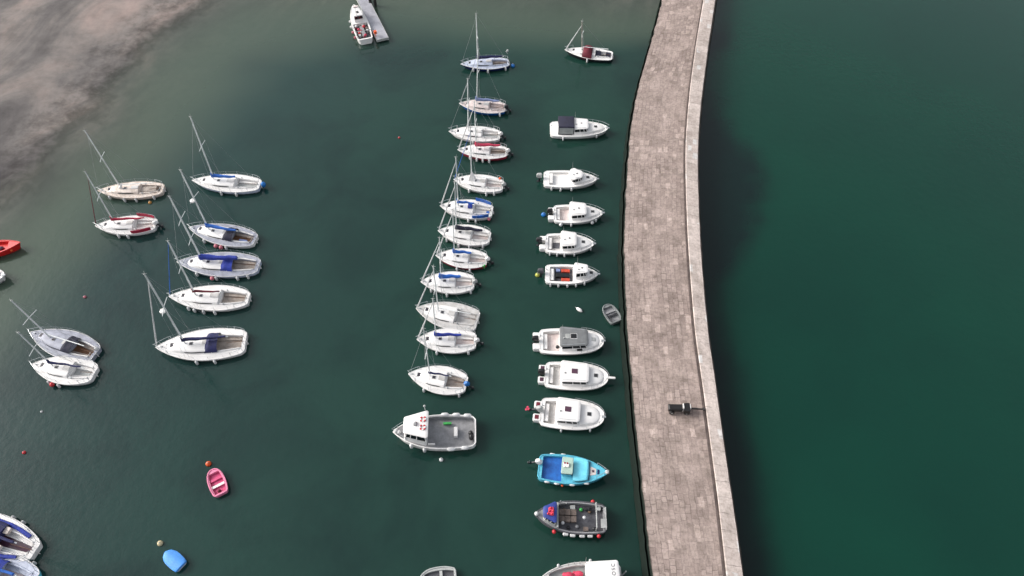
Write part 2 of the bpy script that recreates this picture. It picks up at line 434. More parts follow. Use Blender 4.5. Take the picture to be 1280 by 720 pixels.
# ------------------------------------------------------------------ sailing boats
def sail_boat(label, bow, stern, top, mf=.40, B=None, hull='white', deck='white', roof=None, cover=None, jib='fender', dodger=None,
              cockpit='pinkwhite', ob=None, fend=(.25, .5, .75), group=None, tf=.56, stripe=None, balls=(), sprd=1, radar=False,
              cover_r=.17, side_covers=None, tm=.4, name='sailing_boat', jibtop=.93, rails=True, hatchmat='hatchglass', cover_end=.1,
              masthead=True, extra=None, boom_up=.55, sternbend=.0, well=(.035, .34), mastmat='alu', winmat='glass', fend_far=(), foredeck=None):
    px_len = math.dist(bow, stern)
    L0 = (G(*bow, .9) - G(*stern, .7)).length
    fs, fb = .38 + .018 * L0, .52 + .027 * L0
    loc, rz, L = frame(bow, stern, fb, fs)
    B = (B or (.345 * L if L < 8 else .315 * L)) * (1.2 if L0 < 7.4 else 1.12)
    root = thing(name, label, 'sailing boat', loc, rz, group)
    h = Hull(L, B, tf, tm, 2.0, .92, fs, fb, rake=.09 * L, sternrake=sternbend)
    near = SIDE_N(rz)
    h.hull(root, hull)
    if stripe: h.stripe(root, stripe, .92, .74)
    else: h.stripe(root, 'antifoul_shade', .3, -.12, name='antifouling_shade')  # dark band: antifouling plus painted shade along the lower hull
    h.deck(root, deck, [(well[0], well[1], -.5, .5, .42, cockpit), ] if well else [])
    h.gunwale(root, 'white' if hull != 'cream' else 'cream', .035, 'toe_rail')
    t1 = min(1 - mf + .24, .86)
    h.coach(root, roof or deck, well[1] + .015, t1, .64, .24 + .011 * L, rear=.0, a=.14)
    h.side_window(root, well[1] + .08, well[1] + (t1 - well[1]) * .62, winmat)
    # cockpit benches and coaming
    for s in (1, -1):
        mb = MB()
        pts = [(t * L, s * .53 * h.hb(t), h.sh(t) + .1) for t in (well[0] + .02, .5 * (well[0] + well[1]), well[1])]
        mb.tube(pts, [.07, .09, .1], 6)
        mb.build('coaming', deck if deck != 'greydeck' else 'white', root)
    for s in (1, -1):
        mb = MB(); ta, tb = well[0] + .02, well[1] - .01
        rows = []
        for i in range(5):
            t = ta + (tb - ta) * i / 4; y0, y1 = s * .49 * h.hb(t), s * .24 * h.hb(t); z = h.sh(t) - .42
            rows.append([(t * L, y0, z), (t * L, y0, z + .26), (t * L, y1, z + .26), (t * L, y1, z)])
        mb.loft(rows); mb.build('bench', 'taupe' if cockpit in ('taupe', 'tan', 'brown') else deck, root)
    mb = MB(); mb.tube([(.02 * L, 0, h.sh(0) + .12), (.1 * L, .05, h.sh(0) + .2), (well[1] * .62 * L, .1, h.sh(0) + .16)], [.03, .025, .02], 5)
    mb.build('tiller', 'brown', root)
    # companionway hatch, fore hatch, deck patches
    zc = h.roof_z(well[1] + .06)
    mb = MB(); slab(mb, (well[1] + .02) * L, (well[1] + .13) * L, .3, .28, .05, zc - .08, zc + .05); mb.build('sliding_hatch', 'nonslip', root)
    th = min(t1 + .035, .87) if mf > .36 else .8
    hatch(root, (t1 - .055) * L, 0, h.roof_z(t1 - .055) - .03, .42, .42, hatchmat)
    hatch(root, (1 - mf - .07) * L, near * .1, h.roof_z(1 - mf - .07) - .01, .3, .3, hatchmat)
    # winches and vents
    for s in (1, -1):
        mb = MB(); x = (well[1] - .05) * L; y = s * .56 * h.hb(well[1] - .05)
        mb.tube([(x, y, h.sh(.3)), (x, y, h.sh(.3) + .28)], [.09, .07], 8); mb.build('winch', 'steel', root)
    x = .93 * L
    mb = MB(); mb.box(x - .1, x + .12, -.06, .06, h.sh(.93), h.sh(.93) + .14); mb.build('bow_roller', 'steel', root)
    for s in (1, -1):
        mb = MB(); mb.box(x - .5, x - .38, s * .2 - .03, s * .2 + .03, h.sh(.88) , h.sh(.88) + .09); mb.build('cleat', 'steel', root)
    # --- mast and rig
    tmst = 1 - mf; base = Vector((tmst * L, 0, h.roof_z(tmst) - .03))
    R = Matrix.Rotation(rz, 4, 'Z'); R.translation = loc
    wb = R @ base
    hz = height_at(Vector((wb.x, wb.y, 0)), top[1])
    wt = G(top[0], top[1], hz)
    lt = R.inverted() @ wt
    lt.y *= .75; lt.x = base.x + (lt.x - base.x) * .75
    mt = Vector((lt.x, lt.y, hz))
    def up(f): return base.lerp(mt, f)
    mb = MB(); mb.tube([base, up(.5), up(.9), mt], [.0102 * L, .0098 * L, .009 * L, .0072 * L], 8)
    mast = mb.build('mast', mastmat, root)
    mb = MB(); sw = .24 * B + .22
    lv = [.56] if sprd == 1 else [.38, .68]
    for f in lv:
        c = up(f); mb.tube([c + Vector((-.12, -sw * near, .05)), c, c + Vector((-.12, sw * near, .05))], .035, 5)
    mb.build('spreader', 'alu', mast)
    if masthead:
        mb = MB(); mb.ball(mt + Vector((0, 0, .05)), .1, .7, 8, 5)
        mb.tube([mt, mt + Vector((-.1, 0, .5))], .012, 4); mb.tube([mt + Vector((-.25, 0, .12)), mt + Vector((.2, 0, .12))], .02, 4)
        mb.build('masthead_light', 'lightgrey', mast)
    if radar:
        c = up(.5) + Vector((.3, 0, 0)); mb = MB()
        mb.loft([[(c.x + r * math.cos(a * PI / 8), c.y + r * math.sin(a * PI / 8), c.z + z) for a in range(16)] for r, z in ((.16, -.1), (.3, -.06), (.3, .08), (.18, .14))])
        mb.tube([c - Vector((.3, 0, .1)), c - Vector((0, 0, .1))], .04, 5); mb.build('radar_dome', 'white', mast)
    mb = MB()
    for s in (1, -1):
        cp = Vector(((tmst - .02) * L, s * (h.hb(tmst) - .08), h.sh(tmst)))
        tip = up(lv[-1]) + Vector((-.12, sw * s, .05)); mb.tube([cp, tip, mt], .011, 4)
        mb.tube([Vector(((tmst - .06) * L, s * (h.hb(tmst) - .1), h.sh(tmst))), up(lv[0] - .03)], .011, 4)
    mb.tube([(.02 * L, 0, h.sh(0)), mt], .011, 4)
    mb.build('rigging', 'rope', root)
    bowp = Vector((.985 * L, 0, fb)); jt = up(jibtop)
    if jib:
        d = jt - bowp; mb = MB(); k = 1.0 if jib == 'fender' else .55
        mb.tube([bowp, bowp + d * .04, bowp + d * .08, bowp + d * .5, bowp + d * .93, jt], [r_ * k for r_ in (.03, .05, .09, .07, .045, .025)], 6)
        mb.build('furled_sail', jib, root)
    else:
        mb = MB(); mb.tube([bowp, jt], .012, 4); mb.build('forestay', 'rope', root)
    # boom and stowed sail
    bz = base.z + boom_up; be = Vector((cover_end * L, 0, bz + .05))
    mb = MB(); mb.tube([(base.x, 0, bz), be], .05, 6); mb.build('boom', 'alu', root)
    if cover:
        mb = MB(); pts = []; rs = []
        for i in range(13):
            f = i / 12
            pts.append((base.x + .1 + (be.x - base.x + .15) * f, .03 * math.sin(f * 9 + L), bz + .1 + .03 * math.sin(f * 14)))
            rs.append(cover_r * (1.25 - .62 * f + .06 * math.sin(f * 17 + L)))
        mb.tube(pts, rs, 8, flat=1.25)
        if cover_r > .1: mb.tube([(base.x + .02, 0, bz + .1), (base.x + .02, 0, bz + .6)], [cover_r * 1.1, .1], 8)
        mb.build('sail_cover', cover, root)
    if dodger:
        mb = MB(); rows = []; t0, t1_ = well[1] + .1, well[1] - .05
        for i in range(6):
            f = i / 5; t = t0 + (t1_ - t0) * f; w = .6 * h.hb(well[1]); hh = .12 + .5 * math.sin(min(1, f * 1.35) * PI / 2)
            z = h.sh(t) + .05 + (.26 if f < .6 else .12) * 1.0
            rows.append([(t * L, w * math.cos(PI * k / 10), z - .2 + (hh + .2) * math.sin(PI * k / 10) ** .6) for k in range(11)])
        mb.loft(rows, closed=False, cap0=True, cap1=False)
        mb.build('sprayhood', dodger, root)
    if side_covers:
        for s in (1, -1):
            mb = MB(); rows = []
            for i in range(7):
                t = .05 + .3 * i / 6; y = s * (h.hb(t) - .04); z = h.sh(t)
                rows.append([(t * L, y, z + .05), (t * L, y + s * .03, z + .48), (t * L, y - s * .05, z + .5), (t * L, y - s * .08, z + .05)])
            mb.loft(rows); mb.build('dodger_cloth', side_covers, root)
    if rails: pulpit(h, root, True, True, True)
    else: pulpit(h, root, True, False, False)
    fenders(h, root, near, fend, r=.1 + .005 * L, ln=.62)
    fenders(h, root, -near, fend_far, r=.085 + .004 * L, ln=.55)
    for t, m in balls: ballfender(h, root, near, t, m)
    if ob: outboard(root, -.08, near * .25 * h.hb(0), h.sh(0) + .12, ob, 1.0, tilt=35)
    mb = MB(); z = h.sh(0)
    mb.loft([rrect(-.2, .0, .02, .03, .01, -.6), rrect(-.18, .02, .02, .03, .01, z - .1), rrect(-.08, .04, .02, .03, .01, z + .1)])
    mb.build('rudder', 'white', root)
    if extra: extra(h, root, near)
    return root

def sternball(mat, x=-.35, y=0., r=.26, z=None, nm='stern_cover'):
    def f(h, root, near):
        mb = MB(); zz = h.sh(0) + .1 if z is None else z
        mb.ball((x, y * near, zz), r, 1.25); mb.tube([(x + .25, y * near, zz - .1), (x, y * near, zz - .5)], .06, 6)
        mb.build(nm, mat, root)
    return f

LG = 'yachts moored on the left'
MG = 'small yachts moored in the middle row'

def x_s1(h, root, near):
    mb = MB(); x = (1 - .4) * h.L; z = h.roof_z(.6)
    mb.tube([(x + .25, .1, z + .05), (x - .1, 0, z + .6)], [.2, .12], 8); mb.build('sail_bag', 'white', root)
    mb = MB(); slab(mb, .1 * h.L, .34 * h.L, .36 * h.hb(.2), .36 * h.hb(.2), .1, h.sh(.2) - .2, h.sh(.2) + .12); mb.build('cockpit_cover', 'taupe', root)
sail_boat('cream yacht with beige cockpit cover, an orange buoy beside it', (122, 238), (204, 236), (105.5, 164), mf=.37, hull='cream', deck='cream',
          cockpit='taupe', jib=None, fend=(.12, .38, .56, .8), group=LG, tf=.55, extra=x_s1, B=2.55, cover=None)
sail_boat('white yacht with red boom cover and red cockpit side cloths', (119, 282), (195, 280), (108, 215), mf=.34, cover='red', cover_r=.12,
          side_covers='red', jib='wine', group=LG, fend=(.42, .58), ob='white', B=2.5)
sail_boat('pale yacht with bright blue boom cover, highest in the left group', (240, 225), (325, 231), (240, 146.4), mf=.34, hull='bluewhite', deck='white', cover='blue',
          jib=None, cockpit='lightgrey', group=LG, fend=(.3, .52), extra=sternball('ballblue', -.45, .0, .3), cover_end=.3, B=2.75)
def x_s4(h, root, near):
    mb = MB(); slab(mb, .1 * h.L, .22 * h.L, .2, .2, .04, h.sh(.2) - .1, h.sh(.2) + .05)
    mb.v = [(a, b + near * .45, c) for a, b, c in mb.v]; mb.build('blue_cushion', 'greyblue', root)
sail_boat('pale grey yacht with navy hoop sprayhood and brown companionway, rafted above a bigger yacht', (236, 284), (319, 300), (226, 213), mf=.32, hull='white', deck='greydeck', roof='white',
          cover='blue', dodger='darknavy', cockpit='brown', jib=None, group=LG, fend=(.35, .7), radar=True, cover_end=.22, B=2.8, extra=x_s4,
          balls=((.5, 'pinkball'), (.42, 'pinkball')))
sail_boat('grey-decked yacht with royal blue sprayhood and a pink ball fender', (221, 327), (323.6, 332), (212.5, 246), mf=.33, hull='bluewhite', deck='greydeck', roof='white',
          cover='royal', dodger='royal', cockpit='taupe', jib=None, group=LG, fend=(.22, .47, .72, .1), balls=((.52, 'pinkball'),), cover_r=.26, B=3.15, sprd=2, cover_end=.2)
sail_boat('white yacht with wine red boom cover and blue furled foresail', (211, 370), (311, 373), (211.7, 301.7), mf=.35, cover='wine', cover_r=.11, jib='blue', jibtop=1.0,
          cockpit='taupe', group=LG, fend=(.38, .52, .64, .72), tf=.5, dodger=None, B=3.05, cover_end=.3)
sail_boat('large white yacht with navy sprayhood, radar dome and white furled foresail', (194.4, 434), (307, 427), (183, 343), mf=.34, cover='navy', cover_r=.15, dodger='navy', jib='fender',
          cockpit='taupe', group=LG, fend=(.32, .52), tf=.68, radar=True, sprd=1, B=3.5, cover_end=.16)
sail_boat('grey yacht with dark navy cockpit hood, rafted to a white yacht', (38, 415), (119.4, 442), (12.5, 376), mf=.33, hull='greydeck', deck='greydeck', cover=None, dodger='darknavy', cockpit='brown',
          jib=None, group=LG, fend=(), B=2.9, extra=sternball('white', .25, -.5, .2, None, 'horseshoe_buoy'))
sail_boat('white yacht with navy boom cover, lower of the rafted pair by the left edge', (40, 455), (118, 467), (22, 416), mf=.36, deck='white', cover='navy', cover_r=.11, cockpit='lightgrey', jib=None,
          group=LG, fend=(.45, .62), balls=((.55, 'redball'),), B=2.75, foredeck='taupe')

sail_boat('navy-hulled yacht with pale blue deck, farthest of the middle row', (576, 80), (636, 78), (595.5, 17.5), mf=.35, hull='hullnavy', deck='bluewhite', cover='navy', jib=None, cockpit='taupe', group=MG,
          fend=(.08, .45, .75), balls=(), B=2.3, mastmat='alu', extra=sternball('lightgrey', .1, -.7, .17, 2.0, 'wind_generator'))
sail_boat('blue-hulled yacht with pinkish deck and faded blue boom cover', (574, 129), (632, 135), (599, 62), mf=.38, hull='hullblue', deck='pinkwhite', cover='greyblue', jib='rope', cockpit='pinkwhite', group=MG,
          fend=(.1,), ob='charcoal', B=2.35)
sail_boat('plain white yacht with bare boom, lying against a red-trimmed yacht', (561, 164), (625, 169), (585.8, 99), mf=.38, jib=None, cover=None, cockpit='lightgrey', group=MG, fend=(.5,), ob='white', B=2.45)
sail_boat('white yacht with maroon hull stripe and faded red boom cover', (572, 187), (634, 190), (593, 128), mf=.38, stripe='hullred', hull='hullred', cover='pinkred', cockpit='taupe', group=MG,
          fend=(.35, .48, .6, .74), ob='white', B=2.35, jib='fender')
def x_c5(h, root, near):
    mb = MB(); t = .63; x = t * h.L; z = h.roof_z(t)
    mb.loft([[(x + .4, -.3, z), (x + .4, .3, z), (x - .5, .3, z), (x - .5, -.3, z)], [(x + .02, -.05, z + 1.3), (x + .02, .05, z + 1.3), (x - .12, .05, z + 1.3), (x - .12, -.05, z + 1.3)]])
    mb.build('hanging_sail', 'white', root)
    mb = MB(); mb.ball((.08 * h.L, -near * .6 * h.hb(.1), h.sh(0) + .5), .17); mb.build('orange_buoy', 'orange', root)
sail_boat('white yacht with white sail bunched at the mast and grey outboard', (567, 224), (629, 232), (588.3, 160), mf=.37, cover=None, jib='blue', cockpit='pinkwhite', group=MG, fend=(.15, .3, .65), ob='lightgrey', B=2.45, extra=x_c5)
def x_c6(h, root, near):
    mb = MB(); z = h.roof_z(.45); slab(mb, .38 * h.L, .46 * h.L, .32, .32, .08, z, z + .3); mb.build('hatch_cover', 'royal', root)
    ballfender(h, root, near, .04, 'pinkball', .2)
    mb = MB(); z = h.sh(.08); slab(mb, .05 * h.L, .11 * h.L, .22, .22, .05, z - .1, z + .1); mb.v = [(a, b + near * .35, c) for a, b, c in mb.v]; mb.build('stowage_box', 'blue', root)
sail_boat('white yacht with blue boom cover and blue cockpit side cloths', (550, 257), (615.5, 264), (570.5, 197), mf=.35, cover='blue', cover_r=.13, side_covers='blue', cockpit='white', group=MG,
          fend=(.28, .42), B=2.6, jib='fender', extra=x_c6, cover_end=.3)
sail_boat('white yacht with dark navy boom cover between two blue-covered yachts', (547.5, 288), (612.5, 297), (569.5, 228), mf=.36, cover='darknavy', cover_r=.2, cockpit='pinkwhite', group=MG, fend=(.1, .35, .55, .8), B=2.6, jib='fender')
sail_boat('white yacht with red lower hull and blue boom cover', (544.4, 319), (608.6, 325), (567, 262), mf=.37, cover='blue', cover_r=.16, stripe=None, hull='hullred', cockpit='pinkwhite', group=MG, fend=(.3, .55),
          ob='white', B=2.4, jib='fender', cover_end=.25, extra=sternball('green', .15, 1.0, .12, .7, 'starboard_fender'))
sail_boat('white yacht with fat bright blue sail cover and pinkish cockpit', (526, 352), (592.6, 353), (551, 297.6), mf=.38, cover='blue', cover_r=.2, cockpit='pinkwhite', group=MG, fend=(.06, .5, .8), ob='lightgrey', B=2.55, jib='fender', cover_end=.2)
sail_boat('big all-white yacht with bare boom, broadest in the middle row', (520, 385), (597, 401), (542, 333.5), mf=.37, cover=None, cockpit='nonslip', group=MG, fend=(), B=2.85, jib='fender', tf=.72, deck='nonslip', roof='white')
sail_boat('white yacht with royal navy sail cover, rafted below an all-white yacht', (521, 424), (595, 426), (542, 374), mf=.33, cover='royal', cover_r=.16, cockpit='pinkwhite', group=MG, fend=(.12, .65), B=2.6, jib='fender', cover_end=.2, ob='white')
sail_boat('white yacht with slim navy boom cover and blue outboard bag, nearest of the middle row', (510.7, 467), (583, 480), (530, 411), mf=.38, cover='navy', cover_r=.09, cockpit='taupe', group=MG, fend=(.08, .68), B=2.65, jib=None,
          ob='ballblue', cover_end=.25)

# small sailing boat by the pier, red cover
def x_r0(h, root, near):
    mb = MB(); z = h.sh(.5); rows = []
    for i in range(7):
        f = i / 6; t = .62 - .2 * f; w = h.hb(t) * 1.0; hh = .3 + .65 * math.sin(PI * (.15 + .7 * f))
        rows.append([(t * h.L, w * math.cos(PI * k / 12), z - .15 + (hh + .15) * math.sin(PI * k / 12) ** .7) for k in range(13)])
    mb.loft(rows, closed=False, cap0=True, cap1=True); mb.build('cabin_hood', 'wine', root, ang=60)
    for a, b in ((.24, .43), (.04, .14)):
        mb = MB(); slab(mb, a * h.L, b * h.L, .55 * h.hb(a), .55 * h.hb(b), .08, h.sh(a) - .2, h.sh(a) + .16); mb.build('cockpit_cover', 'darknavy', root)
sail_boat('small white boat with wine red hood and navy cockpit covers, alone at the top', (706, 62), (765.5, 70), (726.5, 27), mf=.36, hull='hullblack', cover=None, jib='fender', group=None, fend=(.5,), B=2.3,
          extra=x_r0, name='sailing_boat', mastmat='taupe', rails=False, jibtop=.88, cockpit='charcoal', tf=.72)

# yachts cut by the left edge: seen from the stern
def x_l1(h, root, near):
    mb = MB(); rows = []
    for i in range(6):
        t = .3 + .13 * i / 5; w = .72 * h.hb(t)
        rows.append([(t * h.L, w * math.cos(PI * k / 10), h.sh(t) + .05 + .75 * math.sin(PI * k / 10) ** .7) for k in range(11)])
    mb.loft(rows, closed=False, cap1=True); mb.build('bimini', 'navy', root)
    for s in (1, -1):
        mb = MB(); mb.tube([(t * h.L, s * .72 * h.hb(t), h.sh(t) + .14) for t in (.1, .2, .3, .45, .6)], .17, 6, flat=.5); mb.build('side_cushion', 'royal', root)
    for t in (.36, .41):
        mb = MB(); z = h.sh(t) + .84; slab(mb, t * h.L - .16, t * h.L + .16, .5, .5, .05, z - .05, z + .03); mb.build('awning_panel', 'white', root)
    for t, y in ((.47, .3), (.47, -.3), (.27, .42), (.29, -.42)):
        mb = MB(); slab(mb, (t - .03) * h.L, (t + .03) * h.L, .3, .3, .1, h.sh(t) + .2, h.sh(t) + .5)
        mb.v = [(a, b + y * h.hb(t), c) for a, b, c in mb.v]; mb.build('cockpit_cushion', 'cream', root)
sail_boat('big yacht with navy awning and cream transom, cut by the bottom left edge', (-94, 642), (44, 689), (-136, 520), mf=.36, hull='white', deck='white', cover='navy', cover_r=.16, dodger=None, cockpit='plum', jib=None,
          group=LG, fend=(.2, .32), fend_far=(.25, .35), B=3.4, tf=.42, extra=x_l1)
sail_boat('pale blue yacht with royal blue hood in the bottom left corner', (-80, 690), (42, 728), (-120, 560), mf=.36, hull='cyanlight', deck='bluewhite', cover='blue', dodger='royal', cockpit='pinkwhite', jib=None, group=LG, fend=(.2, .35), fend_far=(.12, .26), B=3.0)

# ------------------------------------------------------------------ motor boats
PG = 'motor boats moored beside the pier'
def cabin(root, x0, x1, w0, w1, z0, ht, slope=.45, roofmat='white', body='white', over=.2, r=.22, bulge=.12, back=.05, low=.42, glass=True, rear_over=.15, flat_front=False):
    zl, zt = z0 + ht * low, z0 + ht
    xf = lambda z: x1 - slope * (z - z0) / ht
    mb = MB()
    mb.loft([rrect(x0, x1, w0, w1, r, z0 - .05, bulge), rrect(x0, xf(zl), w0 - .03, w1 - .04, r, zl, bulge)])
    n = 7
    a = rrect(x0 + .02, xf(zl) - .01, w0 - .04, w1 - .05, r, zl, bulge); b = rrect(x0 + back, xf(zt) - .02, w0 - .1, w1 - .12, r, zt, bulge)
    ring = len(a)
    for k in (2, 7, 12, 17): mb.tube([a[k], b[k]], .045, 5)
    for s in (1, -1):
        for f in (.45, .75):
            p = Vector((x0 + (xf(zl) - x0) * f, s * (w0 + (w1 - w0) * f - .025), zl)); q = Vector((x0 + (xf(zt) - x0) * f, s * (w0 + (w1 - w0) * f - .09), zt))
            mb.tube([p, q], .035, 4)
    cab = mb.build('cabin', body, root)
    mb = MB(); mb.loft([rrect(x0 + .05, xf(zl) - .04, w0 - .06, w1 - .07, r, zl - .02, bulge), rrect(x0 + back + .03, xf(zt) - .05, w0 - .13, w1 - .15, r, zt, bulge)])
    mb.build('window', 'glass', cab)
    mb = MB()
    A = dict(x0=x0 - rear_over, x1=xf(zt) + over, w0=w0 - .06 + over * .3, w1=w1 - .1 + over * .3)
    def rr(i, z): return rrect(A['x0'] + i, A['x1'] - i, A['w0'] - i, A['w1'] - i, max(r - i, .03) + .06, z, bulge)
    mb.loft([rr(.02, zt - .02), rr(0, zt + .02), rr(.02, zt + .07), rr(.1, zt + .11), rr(.3, zt + .14)])
    mb.build('cabin_roof', roofmat, root)
    return zt + .14

def motor_boat(label, stern, bow, B=2.5, hull='white', deck='white', cab=(.38, .68), cw=.74, cht=.86, ob='black', obx=-.15, tilt=0, prop=None, well=(.05, .32), floor='pinkwhite', pods=True,
               fend=(.3, .55), roof='white', roofhatch=None, pod_mat='white', q=.62, p=2.2, tf=.86, sprit=False, group=PG, extra=None, rail=True, slope=.3, hatch_mat='charcoal', r=.22, bulge=.12, window_low=.46,
               roundfront=.0, name='motor_boat', floorhatch=None, fend_r=.13, tm=.38, depth=.5, cap=True):
    fs, fb = .54, .82; B *= 1.15
    pod = .7 if pods else 0
    loc, rz, L = frame(bow, stern, fb, fs)
    root = thing(name, label, 'motor boat', loc, rz, group)
    near = SIDE_N(rz)
    L -= pod; off = pod
    sub = root
    h = Hull(L, B, tf, tm, p, q, fs, fb, rake=.3, flare=.2)
    parts0 = set(o.name for o in COL.objects)
    h.hull(sub, hull)
    h.stripe(sub, 'antifoul_shade', .3, -.12, name='antifouling_shade'); h.gunwale(sub, 'white' if hull == 'white' else hull, .05, 'rub_rail')  # antifouling band, also painting the shade low on the hull
    h.deck(sub, deck, [(well[0], well[1], -.8, .8, depth, floor)], camber=.04)
    x0, x1 = cab[0] * L, cab[1] * L
    w0, w1 = cw * min(h.hb(cab[0]), h.hb(cab[1]) * 1.25), cw * h.hb(cab[1])
    # raised foredeck trunk
    h.coach(sub, deck, cab[1] - .06, .93, .72, .26, 'foredeck_trunk', front=.6)
    zr = cabin(sub, x0, x1, w0, w1, h.sh(cab[0]) - .02, cht, slope, roof, deck, r=r, bulge=bulge, low=window_low)
    if cap:
        for s in (1, -1):
            mb = MB(); mb.tube([(x0 + .1, s * (w0 - .2), zr - .02), (x1 - slope - .1, s * (w1 - .22), zr - .02)], .022, 5); mb.build('roof_rail', 'steel', sub)
        mb = MB(); mb.tube([(x0 + .2, -near * .4, zr), (x0 + .1, -near * .4, zr + 1.5)], [.02, .008], 5); mb.build('aerial', 'lightgrey', sub)
        mb = MB(); mb.ball((x0 + .3, near * .25, zr + .04), .1, .9, 8, 5); mb.build('roof_light', 'lightgrey', sub)
    if not roofhatch and cap:
        mb = MB(); slab(mb, (x0 + x1) / 2 - .1, (x0 + x1) / 2 + .08, .09, .09, .03, zr - .02, zr + .05); mb.build('roof_vent', 'charcoal', sub)
    if roofhatch: hatch(sub, (x0 + x1) / 2 - slope * .4, near * -.02, zr - .02, .62, .56, roofhatch, 'white')
    tq = cab[1] + (.93 - cab[1]) * .45
    hatch(sub, tq * L, 0, h.roof_z(tq) - .02, .36, .36, hatch_mat)
    # stern bench, helm seats in the well
    mb = MB(); zf = h.sh(.1) - depth + .05; y = .62 * h.hb(.1)
    mb.box(well[0] * L + .04, well[0] * L + .42, -y, y, zf, zf + .38); mb.build('stern_bench', deck, sub)
    if floorhatch:
        mb = MB(); slab(mb, (well[1] - .17) * L, (well[1] - .02) * L, .45, .45, .05, zf, zf + .05); mb.build('floor_mat', floorhatch, sub)
    mb = MB(); mb.tube([(.02 * L, .55 * h.hb(0), h.sh(0)), (.02 * L, .55 * h.hb(0), h.sh(0) + .2)], .05, 6); mb.build('cleat', 'steel', sub)
    if rail: 
        mb = MB(); a = [(t * L, h.hb(t) - .07, h.sh(t) + .5) for t in (cab[1] - .1, .72, .8, .88, .94, .98)]
        line = a + [(1.015 * L, 0, h.sh(1) + .52)] + [(x, -y, z) for x, y, z in reversed(a)]
        mb.tube([(a[0][0] - .1, a[0][1], a[0][2] - .5)] + line + [(a[0][0] - .1, -a[0][1], a[0][2] - .5)], .02, 5)
        for t in (.74, .84, .93):
            for s in (1, -1): mb.tube([(t * L, s * (h.hb(t) - .07), h.sh(t)), (t * L, s * (h.hb(t) - .07), h.sh(t) + .5)], .018, 4)
        mb.build('bow_rail', 'steel', sub)
    mb = MB(); z = h.sh(1) + .03
    slab(mb, .96 * L, L + (.75 if sprit else .2), .14, .11, .05, z - .06, z + .06); mb.build('bow_roller', 'white' if sprit else 'steel', sub)
    if pods:
        for s in (1, -1):
            mb = MB(); y0 = .62 * h.hb(0); hw = .34 * h.hb(0)
            mb.loft([rrect(-pod + .12, .05, hw * .7, hw * .8, .1, -.2), rrect(-pod, .05, hw, hw, .16, .3), rrect(-pod, .05, hw, hw, .16, .56), rrect(-pod + .05, .05, hw - .05, hw - .05, .14, .62)])
            mb.v = [(a, b + s * y0, c) for a, b, c in mb.v]
            o = mb.build('swim_platform', 'white', sub)
            if pod_mat != 'white':
                mb = MB(); slab(mb, -pod + .18, -.12, hw * .6, hw * .6, .05, .6, .635, e=.01); mb.v = [(a, b + s * y0, c) for a, b, c in mb.v]
                mb.build('tread_pad', pod_mat, o)
    if ob: outboard(sub, obx, 0, .72, ob, 1.25, tilt, prop)
    fenders(h, sub, near, fend, r=fend_r, ln=.52, dz=-.3)
    if extra: extra(h, sub, near, zr)
    if off:
        for c in root.children: c.location.x += off
    return root

def x_r1(h, root, near, zr):
    x0, x1 = .13 * h.L, .4 * h.L; z = h.sh(.2); w = .72 * h.hb(.3)
    mb = MB(); mb.loft([rrect(x0 + .1, x1, w, w, .1, z + 1.12), rrect(x0, x1 + .05, w + .04, w + .04, .12, z + 1.16), rrect(x0 + .12, x1, w - .08, w - .08, .1, z + 1.28)])
    mb.build('canopy_top', 'darknavy', root)
    mb = MB()
    for s in (1, -1):
        for x in (x0 + .06, x1 - .02): mb.tube([(x, s * w, z), (x, s * w, z + 1.15)], .05, 5)
        mb.tube([(x0 + .06, s * w, z + .06), (x1, s * w, z + .06)], .05, 5)
    mb.build('canopy_frame', 'darknavy', root)
    mb = MB()
    for s in (1, -1): mb.box(x0 + .1, x1 - .05, s * w - .008, s * w + .008, z + .06, z + 1.1)
    mb.box(x0 + .055, x0 + .07, -w + .02, w - .02, z + .06, z + 1.1)
    mb.build('clear_window', 'lightgrey', root)
motor_boat('white cabin cruiser with navy canvas canopy over its stern', (688, 161), (760, 160), B=2.75, cab=(.4, .66), ob=None, pods=False, fend=(.22, .8), extra=x_r1, floor='lightgrey', tf=.84, well=(.15, .38))
motor_boat('all-white motor boat with small round cabin roof and big pale cockpit', (680, 223), (747, 223.5), B=2.55, cab=(.5, .72), r=.5, ob='lightgrey', pods=False, obx=-.35, fend=(.15, .32, .52), floor='white', well=(.1, .46), q=.8, depth=.3)
def x_r3(h, root, near, zr):
    ballfender(h, root, near, .14, 'fender', .22); ballfender(h, root, near, .78, 'fender', .22)
motor_boat('white motor boat with pinkish cockpit and black outboard, blue buoy astern', (685, 267), (754, 266), B=2.55, cab=(.34, .66), cw=.8, fend=(.35, .85), floor='pinkwhite', extra=x_r3, obx=-.25, q=.78, roofhatch=None)
motor_boat('white motor boat with dark grey mat in its cockpit', (674.4, 303), (743, 304.5), B=2.6, cab=(.33, .64), cw=.8, fend=(.1, .25, .4, .6, .93), floor='nonslip', floorhatch='darkgrey', ob='charcoal', obx=-.5, q=.75, fend_r=.1)
def x_r5(h, root, near, zr):
    zf = h.sh(.2) - .45
    for a, b, s, w, m, nm in ((.3, .46, .48, .2, 'seatred', 'seat_cushion'), (.3, .46, -.48, .2, 'seatred', 'seat_cushion'), (.2, .46, 0, .28, 'black', 'engine_cover'), (.1, .17, 0, .8, 'midgrey', 'stern_locker'), (.2, .28, .5, .2, 'greyblue', 'stowage_box')):
        mb = MB(); slab(mb, a * h.L, b * h.L, w, w, .05, zf, zf + .34); mb.v = [(x, y + s * h.hb(.3), z) for x, y, z in mb.v]; mb.build(nm, m, root)
motor_boat('white open launch with orange-red seats and black engine cover', (682, 342), (748, 342.5), B=2.35, cab=(.56, .8), cht=1.05, slope=.3, fend=(.1, .25, .42, .58, .74), floor='darkgrey', well=(.08, .52), pods=False, ob='darkgrey', obx=-.3, extra=x_r5, q=.8, tf=.9, fend_r=.12, r=.15)
